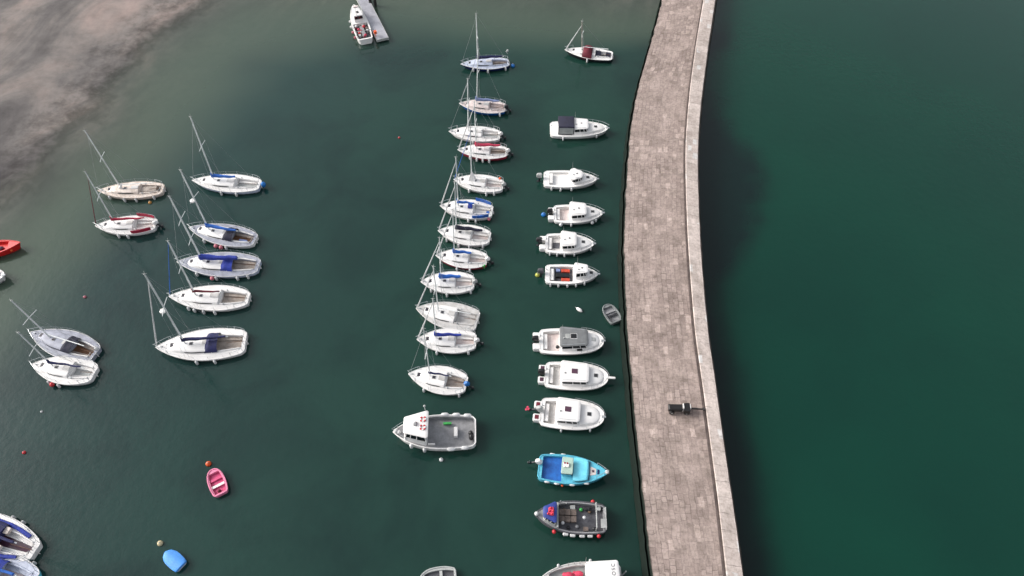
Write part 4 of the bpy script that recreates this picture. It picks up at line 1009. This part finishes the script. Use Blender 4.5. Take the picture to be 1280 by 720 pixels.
def stone(name, light, dark, weed_shade=False, bw=1.15, bh=.62, patch=.5):
    g = N(name)
    uv = g.n('ShaderNodeUVMap')
    nd = g.n('ShaderNodeTexNoise', Scale=.9, Detail=3.0)
    g.l(uv.outputs[0], nd.inputs['Vector'])
    sub = g.n('ShaderNodeVectorMath', operation='SUBTRACT'); sub.inputs[1].default_value = (.5, .5, .5); g.l(nd.outputs['Color'], sub.inputs[0])
    sc = g.n('ShaderNodeVectorMath', operation='SCALE'); sc.inputs['Scale'].default_value = .35; g.l(sub.outputs[0], sc.inputs[0])
    ad = g.n('ShaderNodeVectorMath', operation='ADD'); g.l(uv.outputs[0], ad.inputs[0]); g.l(sc.outputs[0], ad.inputs[1])
    def brick(w, h_, mort, seedoff, c1, c2, mc):
        b = g.n('ShaderNodeTexBrick'); b.offset = .43; b.squash = .7; b.squash_frequency = 3
        b.inputs['Scale'].default_value = 1.0; b.inputs['Brick Width'].default_value = w; b.inputs['Row Height'].default_value = h_
        b.inputs['Mortar Size'].default_value = mort; b.inputs['Mortar Smooth'].default_value = .4; b.inputs['Bias'].default_value = 0.0
        b.inputs['Color1'].default_value = (*c1, 1); b.inputs['Color2'].default_value = (*c2, 1); b.inputs['Mortar'].default_value = (*mc, 1)
        o = g.n('ShaderNodeVectorMath', operation='ADD'); o.inputs[1].default_value = (seedoff, seedoff * .37, 0); g.l(ad.outputs[0], o.inputs[0])
        g.l(o.outputs[0], b.inputs['Vector']); return b
    l, d = lin(light), lin(dark)
    mid = tuple((a * 1.0 + b * 1.0) / 2 for a, b in zip(l, d)); mo = tuple(v * .7 for v in d)
    b1 = brick(bw, bh, .022, 0, l, d, mo)
    b2 = brick(bw * 1.7, bh * 1.35, .02, 5.3, mid, tuple(v * 1.06 for v in l), tuple(v * .8 for v in mid))
    n1 = g.n('ShaderNodeTexNoise', Scale=.28, Detail=3.0); g.l(uv.outputs[0], n1.inputs['Vector'])
    rp = g.n('ShaderNodeValToRGB'); rp.color_ramp.elements[0].position = .42; rp.color_ramp.elements[1].position = .56; g.l(n1.outputs['Fac'], rp.inputs['Fac'])
    mx = g.n('ShaderNodeMix', data_type='RGBA'); g.l(rp.outputs[0], mx.inputs['Factor']); g.l(b1.outputs['Color'], mx.inputs['A']); g.l(b2.outputs['Color'], mx.inputs['B'])
    # scattered paler repaired stones
    vo = g.n('ShaderNodeTexVoronoi', Scale=.85, distance='CHEBYCHEV'); vo.inputs['Randomness'].default_value = .8
    ms = g.n('ShaderNodeMapping'); ms.inputs['Scale'].default_value = (.9, 1.7, 1); g.l(ad.outputs[0], ms.inputs['Vector']); g.l(ms.outputs[0], vo.inputs['Vector'])
    sep = g.n('ShaderNodeSeparateColor'); g.l(vo.outputs['Color'], sep.inputs[0])
    gt = g.n('ShaderNodeMath', operation='GREATER_THAN'); gt.inputs[1].default_value = .86; g.l(sep.outputs[0], gt.inputs[0])
    lt_ = g.n('ShaderNodeMath', operation='LESS_THAN'); lt_.inputs[1].default_value = .36; g.l(vo.outputs['Distance'], lt_.inputs[0])
    mu = g.n('ShaderNodeMath', operation='MULTIPLY'); g.l(gt.outputs[0], mu.inputs[0]); g.l(lt_.outputs[0], mu.inputs[1])
    mu2 = g.n('ShaderNodeMath', operation='MULTIPLY'); mu2.inputs[1].default_value = patch; g.l(mu.outputs[0], mu2.inputs[0])
    m2 = g.n('ShaderNodeMix', data_type='RGBA'); g.l(mu2.outputs[0], m2.inputs['Factor']); g.l(mx.outputs['Result'], m2.inputs['A']); m2.inputs['B'].default_value = (*[min(.62, v * 1.5) for v in l], 1)
    # stains and grain
    n2 = g.n('ShaderNodeTexNoise', Scale=.55, Detail=6.0, Roughness=.7); g.l(uv.outputs[0], n2.inputs['Vector'])
    n3 = g.n('ShaderNodeTexNoise', Scale=3.2, Detail=6.0, Roughness=.75); g.l(uv.outputs[0], n3.inputs['Vector'])
    def ramp(nn, lo, p0, p1):
        r = g.n('ShaderNodeValToRGB'); r.color_ramp.elements[0].position = p0; r.color_ramp.elements[0].color = (lo, lo, lo * .98, 1); r.color_ramp.elements[1].position = p1
        g.l(nn.outputs['Fac'], r.inputs['Fac']); return r
    r2, r3 = ramp(n2, .70, .36, .58), ramp(n3, .70, .36, .56)
    m3 = g.n('ShaderNodeMix', data_type='RGBA', blend_type='MULTIPLY'); m3.inputs['Factor'].default_value = 1; g.l(m2.outputs['Result'], m3.inputs['A']); g.l(r2.outputs[0], m3.inputs['B'])
    m4 = g.n('ShaderNodeMix', data_type='RGBA', blend_type='MULTIPLY'); m4.inputs['Factor'].default_value = 1; g.l(m3.outputs['Result'], m4.inputs['A']); g.l(r3.outputs[0], m4.inputs['B'])
    last = m4.outputs['Result']
    # open joints, wandering along the pier near the quay edge
    cr = brick(bw, bh, .034, 0, (0, 0, 0), (0, 0, 0), (1, 1, 1))
    n4 = g.n('ShaderNodeTexNoise', Scale=.7, Detail=2.0); g.l(uv.outputs[0], n4.inputs['Vector'])
    g4 = g.n('ShaderNodeMath', operation='GREATER_THAN'); g4.inputs[1].default_value = .53; g.l(n4.outputs['Fac'], g4.inputs[0])
    sx = g.n('ShaderNodeSeparateXYZ'); g.l(uv.outputs[0], sx.inputs[0])
    edge = g.n('ShaderNodeMapRange'); edge.inputs['From Min'].default_value = 3.2; edge.inputs['From Max'].default_value = .6; edge.inputs['To Min'].default_value = .12; edge.inputs['To Max'].default_value = .62; g.l(sx.outputs['Y'], edge.inputs['Value'])
    mk = g.n('ShaderNodeMath', operation='MULTIPLY'); g.l(cr.outputs['Fac'], mk.inputs[0]); g.l(g4.outputs[0], mk.inputs[1])
    mk2 = g.n('ShaderNodeMath', operation='MULTIPLY'); g.l(mk.outputs[0], mk2.inputs[0]); g.l(edge.outputs[0], mk2.inputs[1])
    m5 = g.n('ShaderNodeMix', data_type='RGBA'); g.l(mk2.outputs[0], m5.inputs['Factor']); g.l(last, m5.inputs['A']); m5.inputs['B'].default_value = (*[v * .35 for v in d], 1)
    last = m5.outputs['Result']
    if weed_shade:
        geo = g.n('ShaderNodeNewGeometry'); sz = g.n('ShaderNodeSeparateXYZ'); g.l(geo.outputs['Position'], sz.inputs[0])
        nz = g.n('ShaderNodeMath', operation='MULTIPLY_ADD'); nz.inputs[1].default_value = 1.4; g.l(n2.outputs['Fac'], nz.inputs[0]); g.l(sz.outputs['Z'], nz.inputs[2])
        mr = g.n('ShaderNodeMapRange'); mr.inputs['From Min'].default_value = 2.6; mr.inputs['From Max'].default_value = 3.2; g.l(nz.outputs[0], mr.inputs['Value'])
        mw = g.n('ShaderNodeMix', data_type='RGBA'); g.l(mr.outputs['Result'], mw.inputs['Factor']); mw.inputs['A'].default_value = (.013, .019, .016, 1); g.l(last, mw.inputs['B'])
        last = mw.outputs['Result']
    g.l(last, g.b.inputs['Base Color']); g.b.inputs['Roughness'].default_value = .85; g.b.inputs['Specular IOR Level'].default_value = .02 if weed_shade else .25
    hm = g.n('ShaderNodeMath', operation='ADD'); g.l(b1.outputs['Fac'], hm.inputs[0]); g.l(n3.outputs['Fac'], hm.inputs[1])
    bp = g.n('ShaderNodeBump', Strength=.5, Distance=.05); bp.invert = True; g.l(b1.outputs['Fac'], bp.inputs['Height'])
    bp2 = g.n('ShaderNodeBump', Strength=.35, Distance=.05); g.l(n3.outputs['Fac'], bp2.inputs['Height']); g.l(bp.outputs[0], bp2.inputs['Normal'])
    g.l(bp2.outputs[0], g.b.inputs['Normal'])
    return g.m
PAVE = stone('pier_paving_stone', (169, 153, 146), (138, 123, 117), bw=.85, bh=.5, patch=.5)
PARM = stone('parapet_stone', (190, 178, 172), (166, 154, 148), bw=2.1, bh=2.6, patch=.6)
FACE = stone('shaded_parapet_face', (78, 68, 65), (62, 54, 52), bw=1.4, bh=.3, patch=0)  # stone colour darkened so the sunlit inner face looks shaded
WALLM = stone('quay_wall_stone', (128, 114, 108), (98, 88, 84), weed_shade=True, bw=1.2, bh=.5, patch=.2)

def strip(name, mat, parent, cols, us, vs):
    """quads between neighbouring columns of points, with metres as UV"""
    me = bpy.data.meshes.new(name); V = []; F = []; UV = []
    n = len(cols[0])
    for c in cols: V += [tuple(p) for p in c]
    for j in range(len(cols) - 1):
        for i in range(n - 1):
            F.append((j * n + i, (j + 1) * n + i, (j + 1) * n + i + 1, j * n + i + 1))
            UV += [(us[i], vs[j][i]), (us[i], vs[j + 1][i]), (us[i + 1], vs[j + 1][i + 1]), (us[i + 1], vs[j][i + 1])]
    me.from_pydata(V, [], F); l_ = me.uv_layers.new(name='UVMap'); l_.data.foreach_set('uv', [c for p in UV for c in p]); me.update()
    me.materials.append(mat); o = bpy.data.objects.new(name, me); COL.objects.link(o); o.parent = parent
    return o
pier = thing('stone_pier', 'curving pinkish stone pier with a raised parapet along its seaward side', 'pier', (0, 0, 0))
us = [TL * i / (NP - 1) for i in range(NP)]
def jit(p, k, amp): return p + Vector((mnoise.noise(p * .9 + Vector((k, 0, 0))) * amp, 0, mnoise.noise(p * .6 + Vector((0, k, 3))) * amp * .6))
NC = 9
cols = []; vs = []
for j in range(NC):
    f = j / (NC - 1)
    c = [jit(a.lerp(b, f), 1.3, .16 if j == 0 else .07 if j < NC - 1 else 0) for a, b in zip(Lw, Iw)]; cols.append(c); vs.append([(a - b).length * f for a, b in zip(Lw, Iw)])
strip('paving', PAVE, pier, cols, us, vs)
edge = cols[0]
cols = [edge]; vs = [[0] * NP]
for z, dx in ((PZ - .12, -.05), (PZ - .9, -.12), (1.6, -.28), (0, -.5), (-4, -.8)):
    cols.append([Vector((p.x + dx + mnoise.noise(Vector((p.y * .8, z, 2))) * .08, p.y, min(z, p.z - .1))) for p in edge]); vs.append([PZ - z] * NP)
strip('quay_wall', WALLM, pier, list(reversed(cols)), us, list(reversed(vs)))
# parapet: inner face, rounded top, seaward face
top_i = [Vector((p.x + .05, p.y, PZ + PAR)) for p in Iw]
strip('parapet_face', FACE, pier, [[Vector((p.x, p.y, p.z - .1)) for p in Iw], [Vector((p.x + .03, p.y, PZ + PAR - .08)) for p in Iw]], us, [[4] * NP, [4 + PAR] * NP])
cols = [[Vector((p.x + .03, p.y, PZ + PAR - .08)) for p in Iw]]
vs = [[PAR] * NP]
for f in (.04, .5, .96):
    cols.append([jit(a.lerp(b, f), 4.1, .05) for a, b in zip(top_i, Ow)]); vs.append([PAR + f * (a - b).length for a, b in zip(top_i, Ow)])
cols.append([Vector((p.x, p.y, PZ + PAR - .1)) for p in Ow]); vs.append([PAR + 2.2] * NP)
strip('parapet', PARM, pier, cols, us, vs)
strip('step_shadow', W['step_shadow'], pier, [[Vector((a.x - .17, a.y, a.z + .004 + .03)) for a in Iw], [Vector((a.x - .0, a.y, a.z + .036)) for a in Iw]], us, [[0] * NP, [.17] * NP])  # thin strip painted as the step's shadow line at the parapet foot
base = cols[-1]
cols = [base] + [[Vector((p.x + dx + mnoise.noise(Vector((p.y * .8, z, 7))) * .08, p.y, z)) for p in Ow] for z, dx in ((2, .25), (0, .5), (-4, 1.0))]
vs = [[0] * NP] + [[PZ + PAR - z] * NP for z in (2, 0, -4)]
strip('seaward_wall', WALLM, pier, cols, us, vs)

# black cart on the paving
c0, c1 = G(835, 511, PZ + .4), G(871, 513, PZ + .2)
d = c1 - c0
root = thing('hand_cart', 'black loaded cart with a long thin drawbar on the stone pier', 'cart', (c0.x, c0.y, PZ + .03), math.atan2(d.y, d.x))
cl = 1.95
mb = MB(); mb.loft([rrect(0, cl * .68, .28, .28, .08, .35), rrect(-.04, cl * .68, .31, .31, .08, .75), rrect(.06, cl * .62, .22, .22, .08, .86)]); mb.build('load_box', 'cartblack', root)
mb = MB(); mb.loft([rrect(cl * .74, cl * 1.03, .42, .5, .08, .3), rrect(cl * .74, cl * 1.03, .4, .46, .08, .8)]); mb.build('winch_housing', 'cartblack', root)
mb = MB(); mb.box(cl * .69, cl * .73, -.2, .3, .3, .95); mb.box(cl * 1.05, cl * 1.08, -.1, .34, .3, .8); mb.build('white_band', 'white', root)
mb = MB(); mb.tube([(cl * 1.05, .02, .5), (cl * 1.4, .02, .45), (cl * 1.68, .02, .4)], [.1, .09, .07], 8); mb.tube([(cl * 1.74, -.12, .4), (cl * 1.74, .16, .4)], .1, 8); mb.tube([(cl * 1.66, .02, .4), (cl * 1.74, .02, .4)], .03, 6); mb.build('drawbar', 'cartblack', root)
for x in (.35, cl * .9):
    for s in (1, -1):
        mb = MB(); mb.tube([(x, s * .3, .26), (x, s * .42, .26)], .26, 14); w_ = mb.build('wheel', 'black', root)
        mb = MB(); mb.tube([(x, s * .415, .26), (x, s * .44, .26)], .1, 10); mb.build('hub', 'lightgrey', w_)

# ------------------------------------------------------------------ seabed, beach, water
SA, SB = G(80, 138), G(238, 0)                  # shoreline, running up to the right
sdir = (SB - SA).normalized(); snrm = Vector((sdir.y, -sdir.x, 0))   # towards the sea
def interp_pier_x(y):
    if y > Lw[0].y: return Lw[0].x
    if y < Lw[-1].y: return Lw[-1].x
    k = min(range(0, NP, 4), key=lambda i: abs(Lw[i].y - y)); return Lw[k].x
YT = G(640, 0).y
def depth(x, y):
    p = Vector((x, y, 0)); s = (p - SA).dot(snrm)
    w = mnoise.noise(Vector((x * .035, y * .035, 0))) * 5 + mnoise.noise(Vector((x * .11, y * .11, 4))) * 3
    s2 = s + w
    d1 = .03 * s2 if s2 < 0 else .07 * s2 + .003 * max(0, s2 - 6) ** 2
    # the head of the harbour shoals too
    t = YT + 5 + mnoise.noise(Vector((x * .03, y * .05, 9))) * 9 - y - max(0, x + 5) * .05
    d2 = .06 * t + .003 * max(0, t) ** 2 + .35
    if x > interp_pier_x(y) + 4: return 5 + mnoise.noise(Vector((x * .02, y * .02, 2)))
    return max(-.8, min(d1, max(d2, .3), 5))
def axis(lo, hi, step, far):
    a = []; x = lo
    while x <= hi: a.append(x); x += step
    k = step; l2 = []; x = lo
    while x > -far: k *= 1.5; x -= k; l2.append(x)
    k = step; x = a[-1]; h2 = []
    while x < far: k *= 1.5; x += k; h2.append(x)
    return list(reversed(l2)) + a + h2
XS, YS = axis(-125, 90, 1.2, 4500), axis(0, 145, 1.2, 4500)
def sheet(name, zf, attr=None):
    nx = len(XS); V = [(x, y, zf(x, y)) for y in YS for x in XS]
    F = [(j * nx + i, j * nx + i + 1, (j + 1) * nx + i + 1, (j + 1) * nx + i) for j in range(len(YS) - 1) for i in range(nx - 1)]
    me = bpy.data.meshes.new(name); me.from_pydata(V, [], F); me.polygons.foreach_set('use_smooth', [True] * len(F))
    for nm, fn in (attr or {}).items():
        a = me.attributes.new(nm, 'FLOAT', 'POINT'); a.data.foreach_set('value', [fn(x, y) for x, y, _ in V])
    me.update(); o = bpy.data.objects.new(name, me); COL.objects.link(o); o['kind'] = 'structure'
    return o
DC = {}
def dep(x, y):
    k = (x, y)
    if k not in DC: DC[k] = depth(x, y)
    return DC[k]
sea_side = lambda x, y: max(0.0, min(1.0, (x - interp_pier_x(y) - 5) / 4))

seabed = sheet('seabed', lambda x, y: -dep(x, y))
g = N('wet_sand')
geo = g.n('ShaderNodeNewGeometry')
mp = g.n('ShaderNodeMapping'); mp.inputs['Rotation'].default_value = (0, 0, -math.atan2(sdir.y, sdir.x)); g.l(geo.outputs['Position'], mp.inputs['Vector'])
ms = g.n('ShaderNodeMapping'); ms.inputs['Scale'].default_value = (.04, .085, .085); g.l(mp.outputs[0], ms.inputs['Vector'])
n1 = g.n('ShaderNodeTexNoise', Scale=1.0, Detail=6.0, Roughness=.62, Distortion=.7); g.l(ms.outputs[0], n1.inputs['Vector'])
r = g.n('ShaderNodeValToRGB'); e = r.color_ramp.elements
e[0].position = .32; e[0].color = (*lin((82, 79, 79)), 1); e[1].position = .68; e[1].color = (*lin((148, 133, 127)), 1)
q = e.new(.46); q.color = (*lin((106, 102, 100)), 1); q = e.new(.55); q.color = (*lin((124, 117, 113)), 1)
g.l(n1.outputs['Fac'], r.inputs['Fac'])
n2 = g.n('ShaderNodeTexNoise', Scale=.35, Detail=7.0, Roughness=.7); g.l(geo.outputs['Position'], n2.inputs['Vector'])
r2 = g.n('ShaderNodeValToRGB'); r2.color_ramp.elements[0].position = .3; r2.color_ramp.elements[0].color = (.7, .7, .7, 1); r2.color_ramp.elements[1].position = .6; g.l(n2.outputs['Fac'], r2.inputs['Fac'])
mx = g.n('ShaderNodeMix', data_type='RGBA', blend_type='MULTIPLY'); mx.inputs['Factor'].default_value = 1; g.l(r.outputs[0], mx.inputs['A']); g.l(r2.outputs[0], mx.inputs['B'])
zz = g.n('ShaderNodeSeparateXYZ'); g.l(geo.outputs['Position'], zz.inputs[0])
za = g.n('ShaderNodeMath', operation='MULTIPLY_ADD'); za.inputs[1].default_value = .9; g.l(n2.outputs['Fac'], za.inputs[0]); g.l(zz.outputs['Z'], za.inputs[2])
rz_ = g.n('ShaderNodeValToRGB'); e = rz_.color_ramp.elements
e[0].position = .12; e[0].color = (0, 0, 0, 1); e[1].position = .62; e[1].color = (0, 0, 0, 1); q = e.new(.3); q.color = (.6, .6, .6, 1); q = e.new(.44); q.color = (.3, .3, .3, 1)
g.l(za.outputs[0], rz_.inputs['Fac'])
mz = g.n('ShaderNodeMix', data_type='RGBA'); g.l(rz_.outputs[0], mz.inputs['Factor']); g.l(mx.outputs['Result'], mz.inputs['A']); mz.inputs['B'].default_value = (*lin((34, 33, 29)), 1)
g.l(mz.outputs['Result'], g.b.inputs['Base Color']); g.b.inputs['Roughness'].default_value = .9; g.b.inputs['Specular IOR Level'].default_value = .1
seabed.data.materials.append(g.m)

def weed_shade(x, y):  # dark band off the pier: weed plus the wall's shadow as colour
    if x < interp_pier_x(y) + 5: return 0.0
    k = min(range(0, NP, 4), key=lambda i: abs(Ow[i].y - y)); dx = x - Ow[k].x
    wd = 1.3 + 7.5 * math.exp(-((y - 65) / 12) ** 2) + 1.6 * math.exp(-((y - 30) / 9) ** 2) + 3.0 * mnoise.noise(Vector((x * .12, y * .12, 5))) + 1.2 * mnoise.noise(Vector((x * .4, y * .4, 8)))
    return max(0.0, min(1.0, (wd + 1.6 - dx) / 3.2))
water = sheet('water', lambda x, y: 0.0, {'depth': dep, 'sea_side': sea_side, 'weed_shade': weed_shade})
g = N('harbour_water')
at = g.n('ShaderNodeAttribute', attribute_name='depth'); as_ = g.n('ShaderNodeAttribute', attribute_name='sea_side')
geo = g.n('ShaderNodeNewGeometry')
n1 = g.n('ShaderNodeTexNoise', Scale=.035, Detail=4.0, Roughness=.55); g.l(geo.outputs['Position'], n1.inputs['Vector'])
r = g.n('ShaderNodeValToRGB'); e = r.color_ramp.elements
e[0].position = .35; e[0].color = (.0085, .0310, .0245, 1); e[1].position = .65; e[1].color = (.0098, .0385, .0278, 1)
g.l(n1.outputs['Fac'], r.inputs['Fac'])
px = g.n('ShaderNodeSeparateXYZ'); g.l(geo.outputs['Position'], px.inputs[0])
mrx = g.n('ShaderNodeMapRange'); mrx.interpolation_type = 'SMOOTHSTEP'; mrx.inputs['From Min'].default_value = 0; mrx.inputs['From Max'].default_value = -55; g.l(px.outputs['X'], mrx.inputs['Value'])
ml = g.n('ShaderNodeMix', data_type='RGBA'); g.l(mrx.outputs['Result'], ml.inputs['Factor']); g.l(r.outputs[0], ml.inputs['A']); ml.inputs['B'].default_value = (.0090, .0305, .0285, 1)
mx = g.n('ShaderNodeMix', data_type='RGBA'); g.l(as_.outputs['Fac'], mx.inputs['Factor']); g.l(ml.outputs['Result'], mx.inputs['A'])
r3 = g.n('ShaderNodeValToRGB'); e = r3.color_ramp.elements
e[0].position = .35; e[0].color = (.0019, .0290, .0195, 1); e[1].position = .65; e[1].color = (.0020, .0340, .0215, 1); g.l(n1.outputs['Fac'], r3.inputs['Fac'])
g.l(r3.outputs[0], mx.inputs['B'])
aw = g.n('ShaderNodeAttribute', attribute_name='weed_shade')
mwd = g.n('ShaderNodeMix', data_type='RGBA'); wf = g.n('ShaderNodeMath', operation='MULTIPLY'); wf.inputs[1].default_value = .85; g.l(aw.outputs['Fac'], wf.inputs[0]); g.l(wf.outputs[0], mwd.inputs['Factor']); g.l(mx.outputs['Result'], mwd.inputs['A']); mwd.inputs['B'].default_value = (.0025, .008, .009, 1)  # mixes weed and painted pier shadow into the water colour
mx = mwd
# darker beds of weed showing through
nb = g.n('ShaderNodeTexNoise', Scale=.075, Detail=5.0, Roughness=.6, Distortion=.6); g.l(geo.outputs['Position'], nb.inputs['Vector'])
rb = g.n('ShaderNodeValToRGB'); rb.color_ramp.elements[0].position = .36; rb.color_ramp.elements[0].color = (.68, .72, .76, 1); rb.color_ramp.elements[1].position = .56; g.l(nb.outputs['Fac'], rb.inputs['Fac'])
mb_ = g.n('ShaderNodeMix', data_type='RGBA', blend_type='MULTIPLY'); inv = g.n('ShaderNodeMath', operation='MULTIPLY_ADD'); inv.inputs[1].default_value = -.8; inv.inputs[2].default_value = 1; g.l(as_.outputs['Fac'], inv.inputs[0]); g.l(inv.outputs[0], mb_.inputs['Factor']); g.l(mx.outputs['Result'], mb_.inputs['A']); g.l(rb.outputs[0], mb_.inputs['B'])
mx = mb_
# milky suspended sand over the shoals
sh_ = g.n('ShaderNodeMapRange'); sh_.interpolation_type = 'SMOOTHSTEP'; sh_.inputs['From Min'].default_value = 3.2; sh_.inputs['From Max'].default_value = .9; g.l(at.outputs['Fac'], sh_.inputs['Value'])
m2 = g.n('ShaderNodeMix', data_type='RGBA'); g.l(sh_.outputs['Result'], m2.inputs['Factor']); g.l(mx.outputs['Result'], m2.inputs['A']); m2.inputs['B'].default_value = (.052, .078, .056, 1)
g.l(m2.outputs['Result'], g.b.inputs['Base Color'])
ex = g.n('ShaderNodeMath', operation='MULTIPLY'); ex.inputs[1].default_value = -1.5; g.l(at.outputs['Fac'], ex.inputs[0])
ee = g.n('ShaderNodeMath', operation='EXPONENT'); g.l(ex.outputs[0], ee.inputs[0])
al = g.n('ShaderNodeMath', operation='SUBTRACT'); al.inputs[0].default_value = 1.0; al.use_clamp = True; g.l(ee.outputs[0], al.inputs[1])
g.l(al.outputs[0], g.b.inputs['Alpha'])
g.b.inputs['Roughness'].default_value = .07; g.b.inputs['IOR'].default_value = 1.33
w1 = g.n('ShaderNodeTexNoise', Scale=1.1, Detail=4.0, Roughness=.6); g.l(geo.outputs['Position'], w1.inputs['Vector'])
bp = g.n('ShaderNodeBump', Strength=.2, Distance=.12); g.l(w1.outputs['Fac'], bp.inputs['Height']); g.l(bp.outputs[0], g.b.inputs['Normal'])
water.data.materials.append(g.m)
